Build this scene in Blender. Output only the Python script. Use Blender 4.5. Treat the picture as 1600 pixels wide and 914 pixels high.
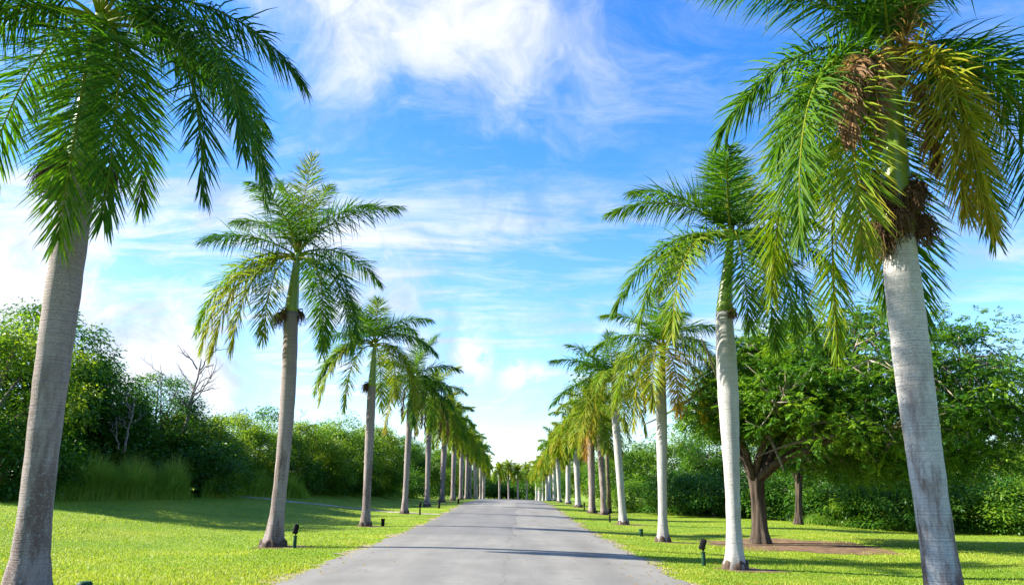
import bpy, math, random
import numpy as np
from math import radians as R, sin, cos, pi

for o in list(bpy.data.objects):
    bpy.data.objects.remove(o, do_unlink=True)
S = bpy.context.scene
COL = S.collection
random.seed(7)
RNG = np.random.default_rng(11)

# ------------------------------------------------------------------ camera
F_PX, HZ, CX, CY = 1150.0, 766.0, 800.0, 457.0       # focal length, horizon row, image centre (1600 x 914 frame)
PITCH = math.atan((HZ - CY) / F_PX)
EYE = 1.6
cam_d = bpy.data.cameras.new('camera')
cam = bpy.data.objects.new('camera', cam_d)
COL.objects.link(cam)
cam_d.sensor_width = 36.0
cam_d.lens = F_PX / 1600 * 36
cam_d.clip_end = 6000
cam.location = (0, 0, EYE)
cam.rotation_euler = (pi / 2 + PITCH, 0, 0)
S.camera = cam

# ------------------------------------------------------------------ sun, sky, exposure
SUN_EL, SUN_AZ = 32.0, -86.0                          # azimuth measured from +Y towards +X
sdir = np.array([sin(R(SUN_AZ)) * cos(R(SUN_EL)), cos(R(SUN_AZ)) * cos(R(SUN_EL)), sin(R(SUN_EL))])
sun_d = bpy.data.lights.new('sun', 'SUN')
sun_d.energy = 4.8
sun_d.angle = R(0.55)
sun_d.color = (1.0, 0.93, 0.80)
sun = bpy.data.objects.new('sun', sun_d)
COL.objects.link(sun)
from mathutils import Vector
sun.rotation_euler = Vector(sdir).to_track_quat('Z', 'Y').to_euler()
S.view_settings.view_transform = 'Standard'
S.view_settings.look = 'None'
S.view_settings.exposure = 1.9
S.view_settings.gamma = 1.0
S.view_settings.use_curve_mapping = False
S.cycles.max_bounces = 6
S.cycles.diffuse_bounces = 3
S.cycles.glossy_bounces = 2
S.cycles.transmission_bounces = 4
S.cycles.transparent_max_bounces = 4
S.cycles.use_denoising = True


def ray(u, v):
    y = CY - v
    return np.array([u - CX, F_PX * cos(PITCH) - y * sin(PITCH), F_PX * sin(PITCH) + y * cos(PITCH)])


def udir(u, v):
    d = ray(u, v)
    return d / np.linalg.norm(d)


class NT:
    """small helper for node trees"""
    def __init__(s, tree):
        s.t = tree
        tree.nodes.clear()

    def n(s, typ, props=None, **ins):
        nd = s.t.nodes.new(typ)
        for k, v in (props or {}).items():
            setattr(nd, k, v)
        for k, v in ins.items():
            key = int(k[1:]) if k[0] == '_' and k[1:].isdigit() else k.replace('__', ' ')
            s.put(nd.inputs[key], v)
        return nd

    def put(s, sock, v):
        if isinstance(v, bpy.types.NodeSocket):
            s.t.links.new(v, sock)
        elif isinstance(v, bpy.types.Node):
            s.t.links.new(v.outputs[0], sock)
        else:
            sock.default_value = v

    def m(s, op, a, b=0.0, c=0.0, clamp=False):
        nd = s.t.nodes.new('ShaderNodeMath')
        nd.operation = op
        nd.use_clamp = clamp
        for i, v in enumerate((a, b, c)):
            s.put(nd.inputs[i], v)
        return nd.outputs[0]

    def vm(s, op, a, b=(0, 0, 0)):
        nd = s.t.nodes.new('ShaderNodeVectorMath')
        nd.operation = op
        s.put(nd.inputs[0], a)
        s.put(nd.inputs[1], b)
        return nd.outputs[1] if op in ('DOT_PRODUCT', 'LENGTH', 'DISTANCE') else nd.outputs[0]

    def sm(s, x, a, b):
        nd = s.t.nodes.new('ShaderNodeMapRange')
        nd.interpolation_type = 'SMOOTHSTEP'
        s.put(nd.inputs[0], x)
        nd.inputs[1].default_value = a
        nd.inputs[2].default_value = b
        nd.inputs[3].default_value = 0
        nd.inputs[4].default_value = 1
        return nd.outputs[0]

    def noise(s, vec, scale, detail=5.0, rough=0.55, dist=0.0, out=0):
        nd = s.t.nodes.new('ShaderNodeTexNoise')
        s.put(nd.inputs['Vector'], vec)
        nd.inputs['Scale'].default_value = scale
        nd.inputs['Detail'].default_value = detail
        nd.inputs['Roughness'].default_value = rough
        nd.inputs['Distortion'].default_value = dist
        return nd.outputs[out]

    def mix(s, f, a, b):
        nd = s.t.nodes.new('ShaderNodeMix')
        nd.data_type = 'RGBA'
        s.put(nd.inputs[0], f)
        s.put(nd.inputs[6], a)
        s.put(nd.inputs[7], b)
        return nd.outputs[2]

    def ramp(s, f, stops):
        nd = s.t.nodes.new('ShaderNodeValToRGB')
        s.put(nd.inputs[0], f)
        el = nd.color_ramp.elements
        while len(el) < len(stops):
            el.new(0.5)
        for e, (p, c) in zip(el, stops):
            e.position = p
            e.color = (*c, 1)
        return nd.outputs[0]


# ---- world: Nishita sky with clouds as a function of the viewing direction (clouds at infinity)
W = bpy.data.worlds.new('World')
S.world = W
W.use_nodes = True
w = NT(W.node_tree)
sky = w.n('ShaderNodeTexSky')
sky.sky_type = 'NISHITA'
sky.sun_disc = False
sky.sun_elevation = R(SUN_EL)
sky.sun_rotation = R(SUN_AZ)
sky.air_density = 1.0
sky.dust_density = 0.1
sky.ozone_density = 2.5
d = w.n('ShaderNodeTexCoord').outputs['Generated']
sep = w.n('ShaderNodeSeparateXYZ', _0=d)
dx, dy, dz = sep.outputs
hs = w.n('ShaderNodeHueSaturation', Hue=0.512, Saturation=1.36, Value=0.95, Color=sky)
base_sky = hs.outputs[0]
den = w.m('ADD', w.m('MAXIMUM', dz, 0.0), 0.10)
plane = w.n('ShaderNodeCombineXYZ', X=w.m('DIVIDE', dx, den), Y=w.m('DIVIDE', dy, den), Z=0.0)


def blob(u, v, r, soft):
    """smooth mask around a sky direction; r and soft in cosine-free radians"""
    c = udir(u, v)
    dist = w.vm('DISTANCE', d, tuple(c))
    return w.m('SUBTRACT', 1.0, w.sm(dist, max(r - soft, 0.0), r + soft))


# thin high streaks, stretched sideways
st = w.n('ShaderNodeMapping', Vector=plane)
st.inputs['Scale'].default_value = (0.55, 1.5, 1)
st.inputs['Rotation'].default_value = (0, 0, R(12))
warp = w.noise(st, 1.2, 3.0, 0.5, 0.0, 1)
stw = w.vm('ADD', st, w.vm('MULTIPLY', warp, (0.6, 0.6, 0.6)))
cir = w.sm(w.noise(stw, 2.0, 9.0, 0.62, 0.3), 0.42, 0.70)
elev_band = w.m('MULTIPLY', w.sm(dz, 0.02, 0.16), w.m('SUBTRACT', 1.0, w.sm(dz, 0.30, 0.47)))
left = w.sm(w.m('MULTIPLY', dx, -1.0), -0.30, 0.30)
cir_amt = w.m('MULTIPLY', elev_band, w.m('ADD', 0.68, w.m('MULTIPLY', left, 0.45)))
cirrus = w.m('MULTIPLY', cir, cir_amt, clamp=True)
st2 = w.n('ShaderNodeMapping', Vector=plane)
st2.inputs['Scale'].default_value = (0.9, 2.0, 1)
st2.inputs['Rotation'].default_value = (0, 0, R(-18))
wisp = w.sm(w.noise(w.vm('ADD', st2, w.vm('MULTIPLY', warp, (0.35, 0.35, 0.35))), 2.6, 10.0, 0.66, 0.5), 0.40, 0.80)
wisp = w.m('MULTIPLY', wisp, w.m('MULTIPLY', w.sm(dz, 0.05, 0.2), w.m('ADD', 0.36, w.m('MULTIPLY', left, 0.30))))
# veil: soft whitening of the left and of the low sky
veil_n = w.noise(st, 0.9, 4.0, 0.5)
veil = w.m('MULTIPLY', w.m('MULTIPLY', left, w.m('SUBTRACT', 1.0, w.sm(dz, 0.22, 0.60))), w.m('ADD', 0.25, veil_n), clamp=True)
# big cloud overhead
pn = w.noise(d, 4.2, 9.0, 0.60, 0.35)
pw = w.vm('ADD', d, w.vm('MULTIPLY', w.vm('SUBTRACT', w.noise(d, 3.0, 4.0, 0.55, 0.0, 1), (0.5, 0.5, 0.5)), (0.28, 0.28, 0.28)))


def wblob(u, v, r, soft):
    c = udir(u, v)
    dist = w.vm('DISTANCE', pw, tuple(c))
    return w.m('SUBTRACT', 1.0, w.sm(dist, max(r - soft, 0.0), r + soft))


mass = w.m('MAXIMUM', wblob(640, 0, 0.17, 0.14), w.m('MAXIMUM', wblob(790, 40, 0.13, 0.12), wblob(500, -60, 0.15, 0.12)))
mass = w.m('MAXIMUM', mass, w.m('MULTIPLY', wblob(940, 50, 0.12, 0.12), 0.6))
pf = w.noise(w.vm('MULTIPLY', pw, (1.0, 1.0, 1.3)), 6.0, 11.0, 0.64, 0.25)
big = w.sm(w.m('ADD', w.m('MULTIPLY', mass, 1.05), w.m('MULTIPLY', w.m('SUBTRACT', pf, 0.5), 2.0)), 0.24, 1.40)
big = w.m('MULTIPLY', big, w.sm(mass, 0.02, 0.35))
# bright patches low on the left
lp = w.m('MAXIMUM', wblob(90, 330, 0.10, 0.10), w.m('MAXIMUM', wblob(270, 560, 0.13, 0.12), wblob(60, 430, 0.12, 0.10)))
lp = w.m('MAXIMUM', lp, w.m('MULTIPLY', wblob(560, 460, 0.07, 0.07), 0.7))
lowc = w.sm(w.m('ADD', lp, w.m('MULTIPLY', w.m('SUBTRACT', pf, 0.5), 1.8)), 0.35, 0.95)
lowc = w.m('MULTIPLY', lowc, w.sm(lp, 0.02, 0.35))
# small cumulus puffs near the horizon
pu = w.m('MAXIMUM', blob(805, 590, 0.024, 0.018), w.m('MAXIMUM', blob(838, 588, 0.018, 0.014), blob(735, 560, 0.035, 0.03)))
pu = w.m('MAXIMUM', pu, w.m('MULTIPLY', blob(640, 545, 0.05, 0.05), 0.8))
puff = w.m('MULTIPLY', pu, w.sm(w.noise(d, 24.0, 6.0, 0.6), 0.34, 0.52), clamp=True)
cirrus = w.m('SUBTRACT', 1.0, w.m('MULTIPLY', w.m('SUBTRACT', 1.0, cirrus), w.m('SUBTRACT', 1.0, wisp)))
cov = w.m('MAXIMUM', w.m('MAXIMUM', cirrus, big), w.m('MAXIMUM', lowc, puff))
cov = w.m('MAXIMUM', cov, w.m('MULTIPLY', veil, 0.24))
cov = w.m('MULTIPLY', w.m('MULTIPLY', cov, 0.93), w.sm(dz, -0.02, 0.03), clamp=True)
shade_n = w.sm(w.m('ADD', w.noise(w.vm('ADD', pw, (0.02, 0.0, 0.03)), 8.0, 9.0, 0.62, 0.3), w.m('MULTIPLY', cov, 0.10)), 0.36, 0.68)
cloud_col = w.mix(shade_n, (1.45, 1.75, 2.4, 1), (2.85, 2.87, 2.95, 1))
hz_mix = w.mix(w.m('MULTIPLY', w.m('SUBTRACT', 1.0, w.sm(dz, 0.0, 0.26)), 0.45), base_sky, (1.3, 2.1, 2.85, 1))
final = w.mix(cov, hz_mix, cloud_col)
bg = w.n('ShaderNodeBackground', Color=final, Strength=0.108)
w.n('ShaderNodeOutputWorld', Surface=bg)


# ------------------------------------------------------------------ helpers
def sstep(a, b, x):
    t = np.clip((np.asarray(x, float) - a) / (b - a), 0, 1)
    return t * t * (3 - 2 * t)


def terrain(X, Y):
    X = np.asarray(X, float)
    Y = np.asarray(Y, float)
    prof = 0.5 * sstep(32, 75, Y) - 1.3 * sstep(95, 190, Y)
    cross = -0.42 * sstep(-3.5, 11.5, X)
    bank = (1.12 + 0.35 * sstep(30, 55, Y)) * sstep(-8.0, -21, X) * sstep(2, 16, Y)
    und = 0.035 * np.sin(X * 0.55 + 1.0) * np.sin(Y * 0.23) * sstep(3.8, 8, np.abs(X + 0.4))
    rlawn = -0.36 * sstep(14, 24, X) * sstep(20, 40, Y)
    return prof + cross + bank + und + rlawn


def tz(x, y):
    return float(terrain(x, y))


def hit(u, v):
    dr = ray(u, v)
    dr = dr / dr[1]
    Y = np.linspace(4, 260, 6000)
    zr = EYE + dr[2] * Y
    zt = terrain(dr[0] * Y, Y)
    below = np.where(zr <= zt)[0]
    y = Y[below[0]] if len(below) else 260.0
    return np.array([dr[0] * y, y, tz(dr[0] * y, y)])


def at(u, v, Y):
    dr = ray(u, v)
    return np.array([dr[0] / dr[1] * Y, Y, EYE + dr[2] / dr[1] * Y])


def mesh(name, V, F, tint=None, smooth=False):
    V = np.ascontiguousarray(V, np.float32)
    F = np.ascontiguousarray(F, np.int32)
    me = bpy.data.meshes.new(name)
    k = F.shape[1]
    me.vertices.add(len(V))
    me.vertices.foreach_set('co', V.ravel())
    me.loops.add(F.size)
    me.loops.foreach_set('vertex_index', F.ravel())
    me.polygons.add(len(F))
    me.polygons.foreach_set('loop_start', np.arange(0, F.size, k, dtype=np.int32))
    me.update(calc_edges=True)
    if smooth:
        me.polygons.foreach_set('use_smooth', np.ones(len(F), bool))
    if tint is not None:
        a = me.attributes.new('tint', 'FLOAT', 'POINT')
        a.data.foreach_set('value', np.ascontiguousarray(tint, np.float32))
    return me


def obj(name, me, mat=None, parent=None, loc=None):
    o = bpy.data.objects.new(name, me)
    COL.objects.link(o)
    if mat is not None and not me.materials:
        me.materials.append(mat)
    if parent is not None:
        o.parent = parent
    if loc is not None:
        o.location = loc
    return o


def thing(name, label, cat, loc, group=None, rz=0.0):
    o = bpy.data.objects.new(name, None)
    COL.objects.link(o)
    o.empty_display_size = 0.3
    o.location = loc
    o.rotation_euler = (0, 0, rz)
    return tag(o, label, cat, group)


def tag(o, label=None, cat=None, group=None, kind=None):
    if label: o['label'] = label
    if cat: o['category'] = cat
    if group: o['group'] = group
    if kind: o['kind'] = kind
    return o


def copy_tree(root, loc, rz, sc, label, group):
    r = root.copy()
    COL.objects.link(r)
    r.location = loc
    r.rotation_euler = (rr_.uniform(-0.03, 0.03), rr_.uniform(-0.035, 0.035), rz)
    r.scale = sc
    r['label'] = label
    if group: r['group'] = group
    for ch in [c for c in bpy.data.objects if c.parent == root]:
        c = ch.copy()
        COL.objects.link(c)
        c.parent = r
    return r


def join(parts):
    Vs, Fs, Ts, off = [], [], [], 0
    for p in parts:
        V, F = p[0], p[1]
        T = p[2] if len(p) > 2 else np.zeros(len(V))
        Vs.append(V); Fs.append(F + off); Ts.append(np.broadcast_to(T, (len(V),)))
        off += len(V)
    return np.concatenate(Vs), np.concatenate(Fs), np.concatenate(Ts)


def norm(a):
    return a / np.maximum(np.linalg.norm(a, axis=-1, keepdims=True), 1e-9)


def tube(P, rad, seg=8, cap=True):
    P = np.asarray(P, float)
    rad = np.broadcast_to(np.asarray(rad, float), (len(P),))
    T = norm(np.gradient(P, axis=0))
    ref = np.array([1.0, 0, 0]) if abs(T[0][0]) < 0.8 else np.array([0, 1.0, 0])
    A = []
    a = ref
    for t in T:
        a = a - t * np.dot(a, t)
        a = a / max(np.linalg.norm(a), 1e-9)
        A.append(a)
    A = np.array(A)
    B = np.cross(T, A)
    th = np.linspace(0, 2 * pi, seg, endpoint=False)
    V = (P[:, None] + rad[:, None, None] * (np.cos(th)[None, :, None] * A[:, None] + np.sin(th)[None, :, None] * B[:, None])).reshape(-1, 3)
    n = len(P)
    i = np.arange(n - 1)[:, None] * seg
    j = np.arange(seg)[None, :]
    k = (np.arange(seg) + 1)[None, :] % seg
    F = np.stack([i + j, i + k, i + seg + k, i + seg + j], -1).reshape(-1, 4)
    if cap:
        c0, c1 = len(V), len(V) + 1
        V = np.concatenate([V, P[:1], P[-1:]])
        q = np.arange(0, seg, 2)
        F0 = np.stack([np.full_like(q, c0), (q + 2) % seg, (q + 1) % seg, q], -1)
        b = (n - 1) * seg
        F1 = np.stack([np.full_like(q, c1), b + q, b + (q + 1) % seg, b + (q + 2) % seg], -1)
        F = np.concatenate([F, F0, F1])
    return V, F


def box(c, s, rot=None):
    x, y, z = np.array(s) / 2
    V = np.array([[sx * x, sy * y, sz * z] for sz in (-1, 1) for sx, sy in ((-1, -1), (1, -1), (1, 1), (-1, 1))])
    if rot is not None:
        V = V @ np.array(rot).T
    F = np.array([[3, 2, 1, 0], [4, 5, 6, 7], [0, 1, 5, 4], [1, 2, 6, 5], [2, 3, 7, 6], [3, 0, 4, 7]])
    return V + np.array(c), F


def bevel(o, wd, seg=2):
    m = o.modifiers.new('bevel', 'BEVEL')
    m.width = wd
    m.segments = seg
    return o


# ------------------------------------------------------------------ materials
def mat(name):
    m = bpy.data.materials.new(name)
    m.use_nodes = True
    return m, NT(m.node_tree)


def leaf_mat(name, stops, trans=0.35, rough=0.45, spec=0.35, var=0.10):
    m, t = mat(name)
    at_ = t.n('ShaderNodeAttribute', {'attribute_name': 'tint'})
    pos = t.n('ShaderNodeTexCoord').outputs['Object']
    nz = t.noise(pos, 6.0, 2.0)
    f = t.m('ADD', at_.outputs['Fac'], t.m('MULTIPLY', t.m('SUBTRACT', nz, 0.5), var * 2))
    c = t.ramp(f, stops)
    p = t.n('ShaderNodeBsdfPrincipled', Base__Color=c, Roughness=rough)
    p.inputs['Specular IOR Level'].default_value = spec
    tc = t.vm('MULTIPLY', c, (1.25, 1.35, 0.55))
    tr = t.n('ShaderNodeBsdfTranslucent', Color=tc)
    mx = t.n('ShaderNodeMixShader', _0=trans, _1=p, _2=tr)
    t.n('ShaderNodeOutputMaterial', Surface=mx)
    return m


M = {}
M['palm_leaf'] = leaf_mat('palm_leaf', [(0.0, (0.026, 0.092, 0.006)), (0.15, (0.066, 0.155, 0.007)), (0.30, (0.135, 0.225, 0.010)), (0.45, (0.25, 0.25, 0.014)), (0.58, (0.34, 0.26, 0.018)),
                                        (0.75, (0.36, 0.20, 0.045)), (1.0, (0.20, 0.115, 0.06))], 0.42, 0.58, 0.16)
M['leaf_dark'] = leaf_mat('leaf_dark', [(0.0, (0.020, 0.075, 0.010)), (0.5, (0.050, 0.145, 0.016)), (1.0, (0.13, 0.25, 0.022))], 0.42)
M['leaf_mid'] = leaf_mat('leaf_mid', [(0.0, (0.028, 0.095, 0.010)), (0.5, (0.085, 0.195, 0.014)), (1.0, (0.20, 0.30, 0.02))], 0.44)
M['leaf_light'] = leaf_mat('leaf_light', [(0.0, (0.040, 0.12, 0.012)), (0.5, (0.14, 0.25, 0.016)), (1.0, (0.28, 0.34, 0.025))], 0.45)
M['reed'] = leaf_mat('reed', [(0.0, (0.07, 0.16, 0.022)), (0.5, (0.19, 0.32, 0.045)), (1.0, (0.34, 0.36, 0.10))], 0.45, 0.65, 0.08)
M['lawn_blade'] = leaf_mat('lawn_blade', [(0.0, (0.070, 0.150, 0.008)), (0.5, (0.150, 0.250, 0.012)), (1.0, (0.34, 0.36, 0.045))], 0.40, 0.5, 0.25, 0.05)


def m_ground():
    m, t = mat('lawn_ground')
    p = t.n('ShaderNodeTexCoord').outputs['Object']
    a = t.noise(p, 0.35, 5.0)
    b = t.noise(p, 7.0, 5.0, 0.65)
    c = t.noise(p, 45.0, 3.0, 0.7)
    f = t.m('ADD', t.m('MULTIPLY', a, 0.5), t.m('ADD', t.m('MULTIPLY', b, 0.3), t.m('MULTIPLY', c, 0.3)))
    col = t.ramp(f, [(0.35, (0.060, 0.135, 0.007)), (0.52, (0.145, 0.230, 0.012)), (0.72, (0.27, 0.29, 0.03))])
    bp = t.n('ShaderNodeBump', Strength=0.6, Distance=0.04, Height=t.m('ADD', c, b))
    s = t.n('ShaderNodeBsdfPrincipled', Base__Color=col, Roughness=0.8, Normal=bp)
    s.inputs['Specular IOR Level'].default_value = 0.15
    t.n('ShaderNodeOutputMaterial', Surface=s)
    return m


def m_road():
    m, t = mat('asphalt')
    p = t.n('ShaderNodeTexCoord').outputs['Object']
    sp = t.n('ShaderNodeSeparateXYZ', _0=p)
    x, y = sp.outputs[0], sp.outputs[1]
    fine = t.noise(p, 42.0, 5.0, 0.8)
    st = t.n('ShaderNodeMapping', Vector=p)
    st.inputs['Scale'].default_value = (1.0, 0.14, 1)
    streak = t.noise(st, 1.1, 5.0, 0.6)
    blot = t.noise(p, 0.5, 5.0, 0.6)
    v = t.m('ADD', t.m('MULTIPLY', fine, 0.35), t.m('ADD', t.m('MULTIPLY', streak, 0.45), t.m('MULTIPLY', blot, 0.35)))
    col = t.ramp(v, [(0.34, (0.095, 0.091, 0.080)), (0.55, (0.165, 0.158, 0.140)), (0.78, (0.25, 0.24, 0.212))])
    # wandering lane seam, with an older darker overlay on its left half further up
    wob = t.m('MULTIPLY', t.m('SUBTRACT', t.noise(t.n('ShaderNodeCombineXYZ', X=0.0, Y=y, Z=0.0), 0.16, 4.0, 0.6), 0.5), 1.3)
    seam_x = t.m('ADD', t.m('ADD', -0.35, wob), t.m('MULTIPLY', y, 0.012))
    dxs = t.m('SUBTRACT', x, seam_x)
    patch = t.m('MULTIPLY', t.m('LESS_THAN', dxs, 0.0), t.m('MULTIPLY', t.m('GREATER_THAN', t.m('ADD', y, t.m('MULTIPLY', blot, 2.0)), 30.0), t.m('LESS_THAN', y, 58.0)))
    patch2 = t.m('MULTIPLY', t.m('GREATER_THAN', dxs, 0.0), t.m('GREATER_THAN', y, 61.0))
    col = t.mix(t.m('MULTIPLY', patch, 0.5), col, (0.10, 0.10, 0.10, 1))
    col = t.mix(t.m('MULTIPLY', patch2, 0.25), col, (0.11, 0.11, 0.11, 1))
    crack = t.m('SUBTRACT', 1.0, t.sm(t.m('ABSOLUTE', dxs), 0.012, 0.045))
    crk_on = t.sm(t.noise(p, 0.25, 2.0), 0.40, 0.50)
    far_on = t.sm(y, 18.0, 30.0)
    col = t.mix(t.m('MULTIPLY', crack, t.m('MAXIMUM', t.m('MULTIPLY', crk_on, 0.25), t.m('MULTIPLY', far_on, 0.5))), col, (0.045, 0.045, 0.045, 1))
    # tyre-worn lanes, darker drip line between them, and old stains
    lane = t.m('ADD', t.m('MULTIPLY', t.m('SINE', t.m('ADD', t.m('MULTIPLY', x, 3.3), t.m('MULTIPLY', blot, 1.5))), 0.5), 0.5)
    col = t.mix(t.m('MULTIPLY', lane, 0.16), col, (0.085, 0.082, 0.075, 1))
    stn = t.sm(t.noise(p, 1.7, 5.0, 0.65, 0.4), 0.60, 0.72)
    col = t.mix(t.m('MULTIPLY', stn, 0.40), col, (0.06, 0.058, 0.055, 1))
    chip = t.sm(t.noise(p, 26.0, 3.0, 0.6), 0.64, 0.70)
    col = t.mix(t.m('MULTIPLY', chip, 0.35), col, (0.30, 0.28, 0.25, 1))
    # fine hairline cracks
    vor = t.n('ShaderNodeTexVoronoi', {'feature': 'DISTANCE_TO_EDGE'}, Vector=t.vm('ADD', p, t.vm('MULTIPLY', t.noise(p, 1.3, 4.0, 0.6, 0.0, 1), (0.9, 0.9, 0.0))), Scale=0.33)
    hl = t.m('MULTIPLY', t.m('SUBTRACT', 1.0, t.sm(vor.outputs[0], 0.001, 0.006)), t.sm(blot, 0.48, 0.6))
    col = t.mix(t.m('MULTIPLY', hl, 0.45), col, (0.05, 0.05, 0.05, 1))
    # pale worn grit towards the edges
    ed = t.m('MULTIPLY', t.sm(t.m('ABSOLUTE', t.m('ADD', x, 0.4)), 3.45, 3.95), 0.5)
    col = t.mix(t.m('MULTIPLY', ed, t.sm(t.noise(p, 9.0, 4.0, 0.7), 0.42, 0.62)), col, (0.21, 0.18, 0.13, 1))
    bp = t.n('ShaderNodeBump', Strength=0.35, Distance=0.01, Height=fine)
    s = t.n('ShaderNodeBsdfPrincipled', Base__Color=col, Roughness=0.78, Normal=bp)
    s.inputs['Specular IOR Level'].default_value = 0.35
    t.n('ShaderNodeOutputMaterial', Surface=s)
    return m


def m_trunk(name, light, dark, stain_amt):
    m, t = mat(name)
    p = t.n('ShaderNodeTexCoord').outputs['Object']
    rnd = t.n('ShaderNodeObjectInfo').outputs['Random']
    pr = t.vm('ADD', p, t.n('ShaderNodeCombineXYZ', X=t.m('MULTIPLY', rnd, 31.0), Y=t.m('MULTIPLY', rnd, 17.0), Z=0.0))
    z = t.n('ShaderNodeSeparateXYZ', _0=p).outputs[2]
    lumpy = t.noise(pr, 3.0, 3.0)
    zz = t.m('ADD', z, t.m('MULTIPLY', lumpy, 0.05))
    zc = t.n('ShaderNodeCombineXYZ', X=0.0, Y=0.0, Z=zz)
    ring = t.noise(zc, 13.0, 4.0, 0.75)
    ringf = t.noise(t.n('ShaderNodeCombineXYZ', X=0.0, Y=0.0, Z=t.m('ADD', z, t.m('MULTIPLY', t.noise(pr, 5.0, 2.0), 0.03))), 42.0, 2.0, 0.7)
    vs = t.n('ShaderNodeMapping', Vector=pr)
    vs.inputs['Scale'].default_value = (1, 1, 0.22)
    stain = t.sm(t.noise(vs, 3.0, 7.0, 0.70), 0.42, 0.62)
    speck = t.sm(t.noise(pr, 28.0, 4.0, 0.75), 0.50, 0.66)
    low = t.m('SUBTRACT', 1.0, t.sm(z, 2.2, 4.6))
    st = t.m('MULTIPLY', stain, t.m('ADD', 0.18, t.m('MULTIPLY', low, 0.75)))
    col = t.mix(t.m('MULTIPLY', t.sm(ring, 0.35, 0.7), 0.45), (*light, 1), tuple(0.74 * c for c in light) + (1,))
    col = t.mix(t.m('MULTIPLY', t.m('MULTIPLY', t.sm(ringf, 0.42, 0.66), t.sm(t.noise(pr, 2.2, 4.0, 0.6), 0.15, 0.55)), 0.75), col, tuple(0.42 * c for c in light) + (1,))
    col = t.mix(t.m('MULTIPLY', st, stain_amt), col, (*dark, 1))
    col = t.mix(t.m('MULTIPLY', speck, t.m('ADD', 0.10, t.m('MULTIPLY', low, 0.5))), col, (0.42, 0.41, 0.40, 1))
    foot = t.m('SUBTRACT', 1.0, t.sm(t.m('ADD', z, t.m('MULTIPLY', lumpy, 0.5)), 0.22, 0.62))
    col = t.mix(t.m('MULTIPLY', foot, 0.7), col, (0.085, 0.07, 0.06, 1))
    h = t.m('ADD', t.m('MULTIPLY', ring, 0.5), t.m('ADD', t.m('MULTIPLY', ringf, 0.5), t.m('MULTIPLY', speck, 0.25)))
    bp = t.n('ShaderNodeBump', Strength=0.8, Distance=0.035, Height=h)
    s = t.n('ShaderNodeBsdfPrincipled', Base__Color=col, Roughness=0.8, Normal=bp)
    s.inputs['Specular IOR Level'].default_value = 0.25
    t.n('ShaderNodeOutputMaterial', Surface=s)
    return m


def m_simple(name, c1, c2, scale=4.0, rough=0.6, spec=0.4, bump=0.2, stretch=(1, 1, 1), metal=0.0, detail=5.0):
    m, t = mat(name)
    p = t.n('ShaderNodeTexCoord').outputs['Object']
    mp = t.n('ShaderNodeMapping', Vector=p)
    mp.inputs['Scale'].default_value = stretch
    n = t.noise(mp, scale, detail, 0.62)
    col = t.ramp(n, [(0.32, c1), (0.68, c2)])
    bp = t.n('ShaderNodeBump', Strength=bump, Distance=0.03, Height=n)
    s = t.n('ShaderNodeBsdfPrincipled', Base__Color=col, Roughness=rough, Normal=bp, Metallic=metal)
    s.inputs['Specular IOR Level'].default_value = spec
    t.n('ShaderNodeOutputMaterial', Surface=s)
    return m


M['ground'] = m_ground()
M['road'] = m_road()
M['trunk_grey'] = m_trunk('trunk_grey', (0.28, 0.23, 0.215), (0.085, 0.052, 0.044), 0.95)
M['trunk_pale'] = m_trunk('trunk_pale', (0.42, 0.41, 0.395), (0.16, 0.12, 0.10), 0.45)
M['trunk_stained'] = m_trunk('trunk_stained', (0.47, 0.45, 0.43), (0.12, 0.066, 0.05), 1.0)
M['shaft'] = m_simple('shaft', (0.10, 0.19, 0.02), (0.24, 0.30, 0.035), 2.5, 0.35, 0.5, 0.12, (1, 1, 0.25))
M['shaft_foot'] = m_simple('shaft_foot', (0.03, 0.02, 0.014), (0.10, 0.07, 0.05), 9.0, 0.85, 0.2, 0.8)
M['fruit'] = m_simple('fruit', (0.035, 0.022, 0.012), (0.15, 0.080, 0.035), 9.0, 0.8, 0.2, 0.3)
M['bark'] = m_simple('bark', (0.016, 0.012, 0.010), (0.10, 0.074, 0.055), 3.5, 0.9, 0.2, 1.0, (2.2, 2.2, 0.35), 0, 8)
M['limb'] = m_simple('limb', (0.07, 0.055, 0.042), (0.22, 0.18, 0.135), 3.5, 0.9, 0.2, 0.7)
M['twig'] = m_simple('twig', (0.15, 0.12, 0.09), (0.33, 0.28, 0.22), 4.0, 0.85, 0.2, 0.3)
M['dead_wood'] = m_simple('dead_wood', (0.09, 0.075, 0.07), (0.22, 0.19, 0.175), 5.0, 0.9, 0.2, 0.4)
M['soil'] = m_simple('soil', (0.075, 0.045, 0.028), (0.22, 0.145, 0.088), 3.0, 0.95, 0.1, 0.8, (1, 1, 1), 0, 9)
M['grit'] = m_simple('grit', (0.13, 0.10, 0.065), (0.36, 0.31, 0.22), 8.0, 0.95, 0.1, 0.6, (1, 1, 1), 0, 9)
M['concrete'] = m_simple('concrete', (0.22, 0.19, 0.13), (0.42, 0.37, 0.27), 5.0, 0.9, 0.2, 0.4)
M['black_metal'] = m_simple('black_metal', (0.003, 0.004, 0.004), (0.009, 0.010, 0.009), 8.0, 0.7, 0.12, 0.1)
M['green_metal'] = m_simple('green_metal', (0.005, 0.034, 0.016), (0.010, 0.055, 0.026), 8.0, 0.6, 0.15, 0.1)
M['glass'] = m_simple('lamp_glass', (0.008, 0.009, 0.009), (0.014, 0.015, 0.015), 8.0, 0.5, 0.15, 0.0)

# ------------------------------------------------------------------ setting: ground, road, path, soil
def axis(lo, hi, step, far_lo, far_hi, n=26):
    core = np.arange(lo, hi + 1e-6, step)
    a = lo - np.geomspace(step, lo - far_lo, n)[::-1]
    b = hi + np.geomspace(step, far_hi - hi, n)
    return np.concatenate([a, core, b])


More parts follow.
